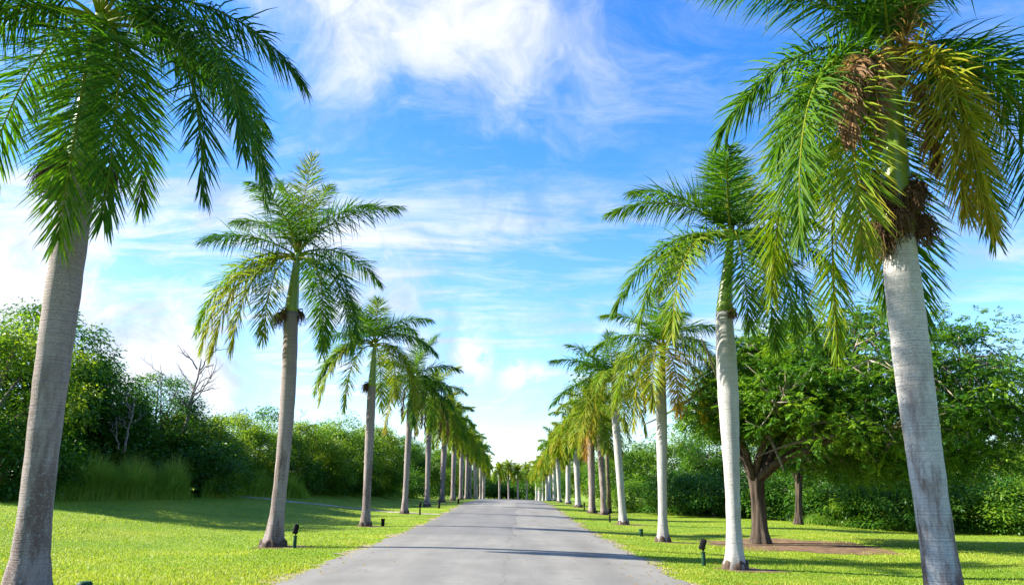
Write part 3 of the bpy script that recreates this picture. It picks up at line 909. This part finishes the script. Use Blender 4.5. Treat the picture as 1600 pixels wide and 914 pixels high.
def clump_cloud(cent, rad, per, rg, l, tint0, flat=0.65, pinnate=False):
    """leaf clumps around centres; returns V,F,T"""
    m = len(cent)
    ct = np.clip(tint0 + rg.normal(0, 0.26, m), 0, 1)
    idx = np.repeat(np.arange(m), per)
    n = len(idx)
    dirs = norm(rg.normal(0, 1, (n, 3)))
    rr = rg.random(n) ** 0.45
    off = dirs * rr[:, None] * np.repeat(rad, per)[:, None] * np.array([1, 1, flat])
    P = cent[idx] + off
    D = norm(dirs * np.array([1, 1, 0.5]) + rg.normal(0, 0.45, (n, 3)) + np.array([0, 0, 0.05]))
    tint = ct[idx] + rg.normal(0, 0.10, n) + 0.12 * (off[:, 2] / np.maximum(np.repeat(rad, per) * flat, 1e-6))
    if not pinnate:
        return leaves(P, D, l * rg.uniform(0.7, 1.3, n), l * 0.48 * rg.uniform(0.8, 1.2, n), rg, tint)
    # feather sprays: leaflets in two ranks along a short stalk
    k = 5
    up = norm(rg.normal(0, 0.35, (n, 3)) + np.array([0, 0, 1.0]))
    sd = norm(np.cross(D, up))
    Cs, Ds = [], []
    for i in range(k):
        f = (i + 0.5) / k
        for sg in (-1, 1):
            Cs.append(P + D * (l * 2.2 * f) - np.array([0, 0, 1.0]) * l * 0.5 * f * f)
            Ds.append(norm(sd * sg + D * 0.65 + np.array([0, 0, -0.15])))
    Cc = np.concatenate(Cs)
    Dd = np.concatenate(Ds)
    tt_ = np.tile(tint, 2 * k)
    return leaves(Cc, Dd, l * rg.uniform(0.75, 1.15, len(Cc)), l * 0.42, rg, tt_, 0.2)


def lumpy_centres(rg, n, rx, ry_, zc, rz, lobes=7, fill=0.35):
    """clump centres near the surface of a lumpy crown"""
    lc = norm(rg.normal(0, 1, (lobes, 3)) * np.array([1, 1, 0.8]))
    dirs = norm(rg.normal(0, 1, (n, 3)))
    lob = np.max(dirs @ lc.T, 1)
    rr = (0.48 + 0.58 * np.clip((lob - 0.3) / 0.7, 0, 1) ** 1.1) * (1 - fill * rg.random(n) ** 2)
    P = dirs * rr[:, None] * np.array([rx, ry_, rz])
    P[:, 2] += zc
    return P


def limbs_to(rg, start, targets, r):
    parts = []
    for t in targets:
        mid = start + (t - start) * 0.5 + rg.normal(0, 0.15, 3) * np.linalg.norm(t - start) * 0.4
        q = np.linspace(0, 1, 9)[:, None]
        P = (1 - q) ** 2 * start + 2 * q * (1 - q) * mid + q ** 2 * t
        parts.append(tube(P, np.linspace(r, r * 0.2, 9), 7))
    return parts


TREE_PROTO = {}


def tree_mesh(key, seed, H, Rr, leafmat, n_cl, per, l, tint0, trunk_h=0.3, rz=None, zc=None, flat=0.65, rcl=(0.45, 0.95)):
    """stores crown and trunk meshes for one kind of tree"""
    rg = np.random.default_rng(seed)
    rz = rz or H * 0.46
    zc = zc or H - rz * 0.98
    cen = lumpy_centres(rg, n_cl, Rr, Rr, zc, rz)
    cen = cen[cen[:, 2] > 0.25]
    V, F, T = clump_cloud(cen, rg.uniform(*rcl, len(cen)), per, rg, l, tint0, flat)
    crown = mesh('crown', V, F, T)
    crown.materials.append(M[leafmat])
    r = (0.012 if key == 'airy' else 0.028) * H
    st = np.array([0, 0, H * trunk_h])
    parts = [tube(np.array([[0, 0, -0.15], [0.05, 0, H * trunk_h * 0.5], [0, 0.05, H * trunk_h]]), [r * 1.3, r, r * 0.8], 9)]
    pick = cen[rg.choice(len(cen), min(14, len(cen)), replace=False)]
    parts += limbs_to(rg, st, pick, r * 0.5)
    tV, tF, _ = join(parts)
    trunk = mesh('trunk', tV, tF, smooth=True)
    trunk.materials.append(M['limb'])
    TREE_PROTO[key] = (crown, trunk)


tree_mesh('tall_light', 61, 8.0, 3.6, 'leaf_light', 210, 120, 0.165, 0.55)
tree_mesh('tall_dark', 62, 7.0, 3.4, 'leaf_dark', 210, 120, 0.155, 0.45)
tree_mesh('round_mid', 63, 5.5, 2.9, 'leaf_mid', 180, 105, 0.15, 0.55)
tree_mesh('round_light', 64, 5.2, 2.8, 'leaf_light', 180, 105, 0.15, 0.65)
tree_mesh('shrub_dark', 65, 3.0, 2.3, 'leaf_dark', 130, 70, 0.17, 0.42, 0.12, 1.75, 1.3)
tree_mesh('shrub_mid', 66, 2.8, 2.2, 'leaf_mid', 130, 70, 0.16, 0.42, 0.12, 1.65, 1.2)
tree_mesh('airy', 67, 7.5, 2.0, 'leaf_dark', 55, 34, 0.20, 0.45, 0.55, 1.7, 5.8)


def tree(key, x, y, h_px=None, scale=1.0, label='', group=None, name='broadleaf_tree', cat='tree', wide=1.0, rz=None):
    crown, trunk = TREE_PROTO[key]
    t = thing(name, label, cat, (x, y, tz(x, y)), group, rr_.uniform(0, 6.28) if rz is None else rz)
    t.scale = (scale * wide, scale * wide, scale)
    obj('crown', crown, None, t)
    obj('trunk', trunk, None, t)
    return t


PH = {'tall_light': 8.0, 'tall_dark': 7.0, 'round_mid': 5.5, 'round_light': 5.2, 'shrub_dark': 3.0, 'shrub_mid': 2.8, 'airy': 7.5}


def tree_px(key, u, vtop, Y, label, group=None, wide=1.0, **kw):
    p = at(u, vtop, Y)
    h = p[2] - tz(p[0], Y)
    s = h / PH[key]
    return tree(key, p[0], Y, None, s, label, group, wide=wide / s * max(s, 0.85) if False else wide, **kw)


GT = 'trees of the thicket on the left bank'
for args in (
    ('tall_light', 6, 484, 34, 'tall light green tree at the left frame edge behind the nearest palm'),
    ('tall_dark', 96, 490, 39, 'dark tree reaching above the thicket right behind the nearest left trunk'),
    ('tall_dark', 178, 572, 42, 'dense dark green tree behind the tall grass stand'),
    ('tall_dark', 248, 592, 47, 'dark rounded tree left of the bare dead tree'),
    ('round_light', 325, 645, 49, 'yellow green tree beneath the bare dead tree'),
    ('round_light', 385, 646, 54, 'sunlit yellow green tree left of the second left palm'),
    ('airy', 412, 626, 62, 'thin airy treetop poking above the thicket left of the second palm'),
    ('round_mid', 430, 664, 58, 'green tree hidden behind the second left palm trunk'),
    ('round_light', 486, 660, 62, 'sunlit tree right of the second left palm trunk'),
    ('round_mid', 530, 652, 68, 'green tree left of the third left palm trunk'),
    ('round_light', 562, 664, 74, 'yellow green tree at the third left palm trunk'),
    ('round_mid', 602, 676, 80, 'green tree between the third and fourth left palms'),
    ('tall_dark', 640, 684, 92, 'dark tree behind the fourth left palm trunk'),
    ('round_mid', 668, 694, 104, 'green tree behind the fifth left palm trunk'),
    ('round_light', 692, 700, 118, 'pale green tree far down behind the left row'),
    ('tall_dark', 712, 712, 134, 'last dark tree far behind the left row')):
    tree_px(*args, group=GT, wide=1.12)
GS = 'shrubs at the foot of the left thicket'
for k, (key, u, vt, Y, lb) in enumerate((
    ('shrub_dark', 4, 655, 33, 'dark shrub at the foot of the left edge tree'),
    ('shrub_dark', 60, 655, 38, 'dark shrub just behind the nearest left palm trunk'),
    ('shrub_dark', 150, 655, 43, 'dark shrub behind the tall grass nearest the left trunk'),
    ('shrub_mid', 205, 664, 45, 'green shrub behind the middle of the tall grass'),
    ('shrub_dark', 258, 668, 47, 'dark shrub behind the right end of the tall grass'),
    ('shrub_dark', 316, 690, 46, 'darkest round shrub at the upper end of the sandy path'),
    ('shrub_mid', 362, 706, 51, 'green shrub just right of the sandy path end'),
    ('shrub_mid', 404, 712, 54, 'green shrub left of the second left palm trunk'),
    ('shrub_dark', 452, 712, 58, 'dark shrub right of the second left palm trunk'),
    ('shrub_mid', 502, 716, 63, 'green shrub under the sunlit reeds'),
    ('shrub_dark', 545, 718, 69, 'dark shrub left of the third left palm trunk'),
    ('shrub_mid', 590, 724, 76, 'green shrub right of the third left palm trunk'),
    ('shrub_dark', 630, 730, 88, 'dark shrub behind the fourth left palm trunk'),
    ('shrub_mid', 662, 738, 102, 'green shrub behind the fifth left palm trunk'),
    ('shrub_dark', 690, 744, 120, 'small dark shrub far behind the left row'))):
    tree_px(key, u, vt, Y, lb, group=GS, name='shrub', cat='shrub', wide=1.25)

GRT = 'trees of the thicket behind the right lawn'
for args in (
    ('round_mid', 985, 690, 74, 'green tree behind the fourth right palm trunk'),
    ('round_mid', 1050, 676, 66, 'green tree just right of the third right palm trunk'),
    ('tall_dark', 1108, 680, 62, 'dark tree left of the second right palm trunk'),
    ('tall_dark', 1205, 668, 60, 'dark tree in the thicket behind the broad tree trunk'),
    ('tall_dark', 1258, 676, 58, 'dark tree rising behind the knotted second trunk'),
    ('tall_dark', 1318, 672, 56, 'dark tree in the thicket below the broad crown'),
    ('tall_dark', 1390, 690, 52, 'dark tree left of the nearest right palm trunk'),
    ('tall_dark', 1462, 676, 50, 'dark tree behind the nearest right palm trunk'),
    ('round_mid', 1530, 688, 49, 'green tree right of the nearest right palm trunk'),
    ('round_light', 1590, 684, 48, 'pale green tree at the right frame edge'),
    ('round_mid', 962, 706, 90, 'green tree behind the fifth right palm trunk'),
    ('round_light', 925, 716, 108, 'pale green tree seen between far right palm trunks'),
    ('tall_dark', 900, 724, 126, 'dark tree far behind the right row'),
    ('round_mid', 872, 730, 150, 'last green tree far behind the right row')):
    tree_px(*args, group=GRT, wide=1.2)
GRS = 'shrubs along the far edge of the right lawn'
for k, (key, u, vt, Y, lb) in enumerate((
    ('shrub_mid', 1000, 748, 62, 'green shrub between the fourth and third right palms'),
    ('shrub_dark', 1062, 740, 57, 'dark shrub right of the third right palm trunk'),
    ('shrub_dark', 1110, 738, 55, 'dark shrub left of the second right palm trunk'),
    ('shrub_dark', 1172, 742, 53, 'dark shrub behind the broad tree trunk'),
    ('shrub_dark', 1236, 738, 52, 'dark shrub directly behind the knotted second trunk'),
    ('shrub_dark', 1290, 744, 49, 'dark shrub right of the knotted second trunk'),
    ('shrub_mid', 1345, 752, 47, 'green shrub at the lawn edge below the broad crown'),
    ('shrub_dark', 1405, 748, 45, 'dark shrub left of the nearest right palm trunk'),
    ('shrub_mid', 1500, 752, 44, 'green shrub right of the nearest right palm trunk'),
    ('shrub_dark', 1552, 750, 43, 'dark shrub near the right frame edge'),
    ('shrub_mid', 1604, 748, 42, 'green shrub cut by the right frame edge'))):
    tree_px(key, u, vt, Y, lb, group=GRS, name='shrub', cat='shrub', wide=1.25)
GE = 'dark trees closing the far end of the road'
for k, (u, vt, Y) in enumerate(((730, 738, 215), (752, 742, 222), (772, 746, 226), (792, 748, 230), (812, 748, 230), (832, 744, 226), (850, 740, 220))):
    tree_px('shrub_dark', u, vt - 2, Y, 'distant dark tree closing off the far end of the road', group=GE, wide=1.35)

# dark leafy tree squeezed between the fourth and fifth right palms
t5 = at(944, 536, 58)
tree('airy', t5[0], 58, None, (t5[2] - tz(t5[0], 58)) / 7.5, 'slender dark leafy tree rising between the fourth and fifth right palms', wide=0.9)


# ---- the broad spreading tree on the right lawn
def spreading_tree(label, base, cx, cz, rx, ry_, rz, H_tr, r_tr, n_cl, per, seed, l=0.17, lean=(0, 0), name='spreading_tree', n_limb=9):
    rg = np.random.default_rng(seed)
    base = np.asarray(base)
    t = thing(name, label, 'tree', base)
    fork = np.array([lean[0], lean[1], H_tr])
    q = np.linspace(0, 1, 22)
    C = np.stack([fork[0] * q, fork[1] * q, H_tr * q], -1)
    C[0, 2] = -0.2
    V, F = tube(C, r_tr * np.interp(q, [0, 0.06, 0.2, 0.6, 1], [1.75, 1.4, 1.05, 0.92, 1.1]), 30)
    k = 22 * 30
    cc = np.repeat(C, 30, 0)
    th = np.arctan2(V[:k, 1] - cc[:, 1], V[:k, 0] - cc[:, 0])
    zz = cc[:, 2]
    lump = 1 + 0.10 * np.sin(5 * th + zz * 0.7 + seed) + 0.07 * np.sin(8 * th - zz * 1.2) + 0.04 * np.sin(15 * th + 2 * zz)
    V[:k, :2] = cc[:, :2] + (V[:k, :2] - cc[:, :2]) * lump[:, None]
    obj('trunk', mesh('trunk', V, F, smooth=True), M['bark'], t)
    cen = np.array([cx, 0.0, cz])
    # limbs
    nodes = []
    for i in range(n_limb):
        a = 2 * pi * i / n_limb + rg.uniform(-0.25, 0.25)
        hgt = rg.choice([-0.25, 0.0, 0.3, 0.6])
        tip = cen + np.array([cos(a) * rx * 0.72, sin(a) * ry_ * 0.72, rz * hgt])
        if i in (0, 1):
            tip = cen + np.array([cos(a) * rx * 0.3, sin(a) * ry_ * 0.3, rz * 0.75])
        m1 = fork + (tip - fork) * 0.35 + np.array([0, 0, 0.55 + 0.4 * rg.random()])
        m2 = fork + (tip - fork) * 0.7 + np.array([0, 0, 0.25]) + rg.normal(0, 0.25, 3)
        q = np.linspace(0, 1, 16)[:, None]
        st = fork + np.array([cos(a) * r_tr * 0.35, sin(a) * r_tr * 0.35, -0.25])
        P = (1 - q) ** 3 * st + 3 * q * (1 - q) ** 2 * m1 + 3 * q ** 2 * (1 - q) * m2 + q ** 3 * tip
        P += np.cumsum(rg.normal(0, 0.035, P.shape), 0)
        obj('limb', mesh('limb', *tube(P, r_tr * np.linspace(0.55, 0.12, 16), 9), smooth=True), M['bark'], t)
        nodes += list(P[4:])
        for b in range(3):
            j = rg.integers(6, 14)
            tp2 = P[j] + rg.normal(0, 1, 3) * np.array([rx * 0.3, ry_ * 0.3, rz * 0.30]) + np.array([0, 0, 0.5])
            mm = (P[j] + tp2) / 2 + rg.normal(0, 0.3, 3)
            Q = (1 - q) ** 2 * P[j] + 2 * q * (1 - q) * mm + q ** 2 * tp2
            obj('branch', mesh('branch', *tube(Q, np.linspace(0.085, 0.025, 16), 7), smooth=True), M['limb'], t)
            nodes += list(Q[5:])
    nodes = np.array(nodes)
    # clump centres: flattened layers
    dirs = norm(rg.normal(0, 1, (n_cl, 3)))
    rr = rg.random(n_cl) ** 0.38
    lc = norm(rg.normal(0, 1, (9, 3)))
    lob = np.max(dirs @ lc.T, 1)
    rr *= 0.70 + 0.34 * np.clip((lob - 0.35) / 0.6, 0, 1)
    P = dirs * rr[:, None] * np.array([rx, ry_, rz])
    P[:, 2] = np.where(P[:, 2] < 0, P[:, 2] * 0.75, P[:, 2]) + cz
    P[:, 0] += cx
    P = P[~((np.hypot(P[:, 0] - lean[0], P[:, 1]) < 3.4) & (P[:, 2] < H_tr + 1.5))]
    n_cl = len(P)
    tw = []
    for p in P[:: 2]:
        dd = np.linalg.norm(nodes - p, axis=1)
        nb = nodes[np.argmin(dd)]
        if dd.min() < 3.2:
            mid = (nb + p) / 2 + rg.normal(0, 0.12, 3)
            tw.append(tube(np.array([nb, mid, p, p + rg.normal(0, 0.25, 3)]), [0.036, 0.024, 0.015, 0.007], 5))
    for q_ in tw[:99]:
        obj('twig', mesh('twig', q_[0], q_[1], smooth=True), M['twig'], t)
    if len(tw) > 99:
        tV, tF, _ = join(tw[99:])
        tag(obj('twig', mesh('twig', tV, tF, smooth=True), M['twig'], t), kind='stuff')
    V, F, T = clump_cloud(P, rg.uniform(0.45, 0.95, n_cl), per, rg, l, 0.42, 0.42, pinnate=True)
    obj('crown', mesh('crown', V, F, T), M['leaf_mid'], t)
    return t


bt = hit(1189, 849)
spreading_tree('broad spreading tree with dark furrowed trunk on the bare patch of the right lawn', bt, 3.3, 5.2, 8.4, 6.0, 4.5, 2.6, 0.27, 1400, 17, 71, 0.155)
sc_ = hit(1225, 851)
s0_, s1_ = hit(1225, 841)[1], hit(1225, 862)[1]
soil_patch(sc_[0], (s0_ + s1_) / 2, 3.1, (s0_ - s1_) / 2, 901)
sc_ = hit(1300, 858)
soil_patch(sc_[0], sc_[1], 1.9, (hit(1300, 850)[1] - hit(1300, 866)[1]) / 2, 902, 0.009)
b2 = at(1246, 806, 46.0)
b2[2] = tz(b2[0], b2[1])
spreading_tree('smaller tree with knotted trunk farther back under the broad crown', b2, 0.6, 6.0, 5.5, 4.0, 3.2, 2.6, 0.19, 220, 12, 72, lean=(0.3, 0), name='knotted_tree', n_limb=6)


# ---- dead bare trees
def dead_tree(label, u, vb, vt, Y, r, seed, lean=0.0, n=9, group=None):
    rg = np.random.default_rng(seed)
    b = at(u, vb, Y)
    top = at(u + lean, vt, Y) - b
    q = np.linspace(0, 1, 18)[:, None]
    P = top * q + np.cumsum(rg.normal(0, 0.035, (18, 3)), 0)
    t = thing('dead_tree', label, 'dead tree', b, group)
    V, F = tube(P, np.linspace(r, r * 0.25, 18), 7)
    obj('trunk', mesh('trunk', V, F, smooth=True), M['dead_wood'], t)
    H = np.linalg.norm(top)
    for i in range(n):
        j = int(rg.integers(6, 17))
        a = rg.choice([0, pi]) + rg.uniform(-0.6, 0.6)
        ln = H * rg.uniform(0.18, 0.4)
        dr = np.array([cos(a), sin(a), rg.uniform(0.3, 1.1)])
        dr /= np.linalg.norm(dr)
        Q = P[j] + np.linspace(0, 1, 9)[:, None] * dr * ln + np.cumsum(rg.normal(0, 0.05, (9, 3)), 0)
        parts = [tube(Q, np.linspace(r * 0.4, r * 0.12, 9), 5)]
        for c in range(3):
            e = Q[int(rg.integers(3, 8))]
            d2 = norm(dr + rg.normal(0, 0.6, 3) + np.array([0, 0, 0.3]))
            Q2 = e + np.linspace(0, 1, 6)[:, None] * d2 * ln * 0.5 + np.cumsum(rg.normal(0, 0.03, (6, 3)), 0)
            parts.append(tube(Q2, np.linspace(r * 0.2, r * 0.08, 6), 4))
        V, F, _ = join(parts)
        obj('branch', mesh('branch', V, F, smooth=True), M['dead_wood'], t)
    return t


dead_tree('bare dead tree with forked branches rising above the left thicket', 278, 700, 560, 46, 0.13, 81, 34, 10)
dead_tree('slender bare dead tree rising from the thicket left of the forked one', 252, 690, 572, 45, 0.06, 82, 2, 6)
dead_tree('pale leafless trunk standing at the edge of the tall grass', 196, 706, 615, 38.5, 0.07, 83, 16, 7)
dead_tree('pale leafless sapling leaning out of the tall grass', 187, 700, 640, 38, 0.045, 84, -8, 4)
dead_tree('thin grey bare twig tree above the thicket right of the second palm', 468, 690, 640, 66, 0.05, 85, 8, 4)

# ------------------------------------------------------------------ tall grass at the thicket foot
def blades(P, h, wd, rg, lean, tint, segs=3):
    n = len(P)
    a = rg.uniform(0, 2 * pi, n)
    od = np.stack([np.cos(a), np.sin(a), np.zeros(n)], -1)
    sd = np.stack([-np.sin(a), np.cos(a), np.zeros(n)], -1)
    ln = lean * rg.uniform(0.2, 1.3, n)
    V = np.zeros((n, (segs + 1) * 2, 3))
    for k in range(segs + 1):
        f = k / segs
        c = P + np.array([0, 0, 1.0]) * (h * (f - 0.32 * np.minimum(ln, 1.6) * f ** 3))[:, None] + od * (h * ln * f ** 2 * 0.7)[:, None]
        ww = (wd * (1 - f) ** 0.7 + wd * 0.06)[:, None] / 2
        V[:, 2 * k] = c - sd * ww
        V[:, 2 * k + 1] = c + sd * ww
    b = np.arange(n)[:, None] * ((segs + 1) * 2)
    F = np.concatenate([b + np.array([[2 * k, 2 * k + 1, 2 * k + 3, 2 * k + 2]]) for k in range(segs)])
    T = np.repeat(np.clip(tint, 0, 1), (segs + 1) * 2)
    return V.reshape(-1, 3), F, T


rg = np.random.default_rng(91)
def stand(u0, u1, Y0, Y1, depth, n, hgt, tint, wd=0.028, lean=0.55):
    f = np.clip(rg.beta(1.15, 1.15, n) + rg.normal(0, 0.035, n), -0.1, 1.1)
    u = u0 + (u1 - u0) * f
    Y = Y0 + (Y1 - Y0) * f + rg.random(n) ** 1.2 * depth
    x = (u - CX) / 1200 * (Y0 + (Y1 - Y0) * f)
    x = x * (Y / (Y0 + (Y1 - Y0) * f)) 
    tuft = 0.75 + 0.35 * np.sin(x * 2.3) * np.sin(Y * 1.7)
    h = hgt * tuft * rg.uniform(0.55, 1.2, n) * np.clip(0.45 + 5 * np.minimum(f + 0.05, 1.05 - f), 0.3, 1)
    P = np.stack([x, Y, terrain(x, Y)], -1)
    return blades(P, h, np.full(n, wd), rg, lean, tint + rg.normal(0, 0.13, n) + 0.10 * (h > hgt * 0.95))


st1 = [stand(84, 286, 33.5, 41.0, 4.0, 12000, 2.1, 0.52, 0.046, 0.95), stand(100, 284, 35, 42, 3.5, 5000, 2.3, 0.78, 0.022, 0.5),
       stand(-40, 90, 30.5, 35, 3.0, 6500, 1.3, 0.2),
       stand(318, 470, 43.5, 54, 3.5, 11000, 1.7, 0.48, 0.042, 0.8), stand(440, 640, 53.5, 86, 5.0, 14000, 2.0, 0.50, 0.05, 0.8),
       stand(468, 515, 61, 66, 4.5, 2200, 3.3, 0.80, 0.03, 0.3)]
V, F, T = join(st1)
tag(obj('tall_grass', mesh('tall_grass', V, F, T), M['reed']), kind='stuff')
st2 = [stand(985, 1180, 62, 52, 2.0, 5000, 0.9, 0.35, 0.034), stand(1250, 1640, 47.5, 40.5, 1.8, 8000, 0.75, 0.35, 0.03)]
V, F, T = join(st2)
tag(obj('rough_grass', mesh('rough_grass', V, F, T), M['reed']), kind='stuff')

# ------------------------------------------------------------------ garden spotlights beside the palms
GLT = 'garden lights beside the palms'


def rotm(ax, a):
    c, s = cos(a), sin(a)
    return np.array([[1, 0, 0], [0, c, -s], [0, s, c]]) if ax == 'x' else (np.array([[c, 0, s], [0, 1, 0], [-s, 0, c]]) if ax == 'y' else np.array([[c, -s, 0], [s, c, 0], [0, 0, 1]]))


def spotlight(label, u, v, v_top, tilt, kind, post_mat='green_metal', yaw=0.0, x=None):
    b = hit(u, v)
    k = abs(at(u, v_top, b[1])[2] - b[2])
    t = thing('garden_light', label, 'garden light', b, GLT, yaw)
    if kind == 'flood':
        ph = k * 0.52
        V, F, _ = join([tube([[0, 0, -0.08], [0, 0, ph * 0.4], [0, 0, ph * 0.98]], [0.055, 0.052, 0.05], 12), tube([[0, 0, ph], [0, 0, ph + 0.03]], [0.062, 0.062], 12)])
        bevel(obj('post', mesh('post', V, F), M[post_mat], t), 0.004)
        V, F, _ = join([box((0, 0, ph + 0.06), (0.03, 0.03, 0.12)), box((0, 0, ph + 0.11), (0.14, 0.02, 0.02))])
        obj('bracket', mesh('bracket', V, F), M['black_metal'], t)
        s = k * 0.46
        rt = rotm('y', tilt) @ rotm('x', -0.25)
        c = np.array([0, 0, ph + 0.08 + s * 0.45])
        V, F = box(c, (s * 0.52, s * 0.38, s * 0.92), rt)
        hd = bevel(obj('lamp_head', mesh('lamp_head', V, F), M['black_metal'], t), 0.02, 3)
        top = c + rt @ np.array([0, 0, s * 0.46 + 0.004])
        V, F = box(top, (s * 0.44, s * 0.30, 0.012), rt)
        obj('lens', mesh('lens', V, F), M['glass'], hd)
        fins = [box(c + rt @ np.array([0, -s * 0.205, z * s]), (s * 0.42, 0.025, 0.012), rt) for z in (-0.3, -0.15, 0, 0.15, 0.3)]
        V, F, _ = join(fins)
        obj('cooling_fin', mesh('cooling_fin', V, F), M['black_metal'], hd)
    else:
        V, F, _ = join([tube([[0, 0, -0.08], [0, 0, k * 0.5], [0, 0, k * 0.86]], [0.075, 0.078, 0.085], 14)])
        obj('post', mesh('post', V, F), M[post_mat], t)
        V, F, _ = join([tube([[0, 0, k * 0.84], [0, 0, k * 0.9], [0, 0.0, k]], [0.10, 0.105, 0.085], 14)])
        bevel(obj('cap', mesh('cap', V, F), M['black_metal' if post_mat == 'black_metal' else 'green_metal'], t), 0.006)
    return t


spotlight('black floodlight on a green post beside the second left palm', 460, 856, 822, 0.22, 'flood', yaw=0.4)
spotlight('low stub light beside the third left palm', 598, 822, 810, 0, 'stub', 'black_metal')
spotlight('black floodlight on a short post right of the fourth left palm', 656, 804, 786, 0.1, 'flood', 'black_metal')
spotlight('low black light right of the fifth left palm', 686, 794, 784, 0, 'stub', 'black_metal')
spotlight('small black light right of the seventh left palm', 716, 787, 779, 0, 'stub', 'black_metal')
spotlight('dark stub light cut by the bottom edge near the nearest left palm', 127, 950, 908, 0, 'stub')
spotlight('black floodlight on a bright green post beside the second right palm', 1100, 884, 845, 0.30, 'flood', yaw=-0.5)
spotlight('low green stub light left of the third right palm', 1002, 838, 826, 0, 'stub')
spotlight('tilted black floodlight on a post left of the fourth right palm', 953, 816, 795, 0.25, 'flood', 'black_metal')
spotlight('low black light left of the fifth right palm', 928, 802, 793, 0, 'stub', 'black_metal')
spotlight('black floodlight left of the sixth right palm, smallest on that side', 913, 797, 786, 0.2, 'flood', 'black_metal')

# ------------------------------------------------------------------ lawn blades near the viewer
rg = np.random.default_rng(101)
n = 420000
Y = 1.0 / rg.uniform(1 / 62.0, 1 / 9.5, n)
X = rg.uniform(-0.74, 0.72, n) * Y
X = X + rg.normal(0, 0.05, n)
ed_l = ROAD_L + wob(Y, 0.3) + 0.05
ed_r = ROAD_R + wob(Y, 1.7) - 0.05
keep = ((X < ed_l) | (X > ed_r)) & (X > -23) & (X < 30)
# thin, ragged grass at the asphalt edge
de = np.where(X < 0, ed_l - X, X - ed_r)
keep &= rg.random(n) < np.clip(0.25 + de * 1.6, 0, 1)
for (sx, sy, srx, sry) in SOIL:
    dd = np.hypot((X - sx) / srx, (Y - sy) / sry)
    keep &= (dd > 1.02) | (rg.random(n) < np.where(dd > 0.75, 0.35, 0.04))
dp = np.min(np.stack([np.hypot(X - q[0], Y - q[1]) for q in PATH[::6]]), 0)
keep &= (dp > 0.48) | (rg.random(n) < 0.06)
X, Y = X[keep], Y[keep]
n = len(X)
grow = 0.5 + 0.5 * np.sin(X * 1.1 + 0.6 * np.sin(Y * 0.8)) * np.sin(Y * 0.9 + X * 0.3)
h = (0.035 + 0.02 * grow) * rg.uniform(0.6, 1.35, n) * (1 + 0.25 * (np.minimum(np.abs(X - ROAD_L), np.abs(X - ROAD_R)) < 0.5))
wd = 0.006 + 0.00055 * Y
def vnoise(x, y, sc, seed):
    q = np.random.default_rng(seed).random((64, 64))
    fx, fy = x * sc + 500.3, y * sc + 500.7
    ix, iy = np.floor(fx).astype(int), np.floor(fy).astype(int)
    tx, ty = fx - ix, fy - iy
    tx, ty = tx * tx * (3 - 2 * tx), ty * ty * (3 - 2 * ty)
    g_ = lambda a, b: q[a % 64, b % 64]
    return (g_(ix, iy) * (1 - tx) + g_(ix + 1, iy) * tx) * (1 - ty) + (g_(ix, iy + 1) * (1 - tx) + g_(ix + 1, iy + 1) * tx) * ty


pat = 0.5 * vnoise(X, Y, 0.22, 1) + 0.3 * vnoise(X, Y, 0.6, 2) + 0.2 * vnoise(X, Y, 1.7, 3)
dry = np.clip((vnoise(X, Y, 0.45, 4) * 0.6 + vnoise(X, Y, 1.3, 5) * 0.4 - 0.62) * 4, 0, 1)
edge = np.exp(-np.minimum(np.abs(X - ROAD_L), np.abs(X - ROAD_R)) / 0.7)
tint = 0.24 + 0.80 * pat + 0.10 * grow + rg.normal(0, 0.15, n) + 0.35 * dry + 0.30 * edge * vnoise(X, Y, 1.5, 6)
weed = (vnoise(X, Y, 0.9, 7) > 0.80) & (rg.random(n) < 0.5)
h = h * np.where(weed, 1.9, 1.0) * (0.8 + 0.5 * pat)
P = np.stack([X, Y, terrain(X, Y) - 0.004], -1)
V, F, T = blades(P, h, wd, rg, 0.9, tint, 2)
tag(obj('lawn_grass', mesh('lawn_grass', V, F, T), M['lawn_blade']), kind='stuff')

# fallen leaf scraps along the road edge and on the lawn under the palms
rg = np.random.default_rng(103)
n = 420
Y = 1.0 / rg.uniform(1 / 45.0, 1 / 12.0, n)
sd_ = rg.random(n) < 0.5
X = np.where(sd_, ROAD_L + rg.normal(-0.2, 0.9, n), ROAD_R + rg.normal(0.5, 1.0, n))
P = np.stack([X, Y, terrain(X, Y) + 0.035], -1)
D_ = np.stack([rg.normal(0, 1, n), rg.normal(0, 1, n), rg.normal(0, 0.12, n)], -1)
V, F, T = leaves(P, D_, rg.uniform(0.06, 0.22, n), rg.uniform(0.012, 0.03, n), rg, np.full(n, 0.9), 0.05)
tag(obj('leaf_litter', mesh('leaf_litter', V, F, np.clip(0.72 + rg.normal(0, 0.12, n), 0.4, 1).repeat(4)), M['palm_leaf']), kind='stuff')
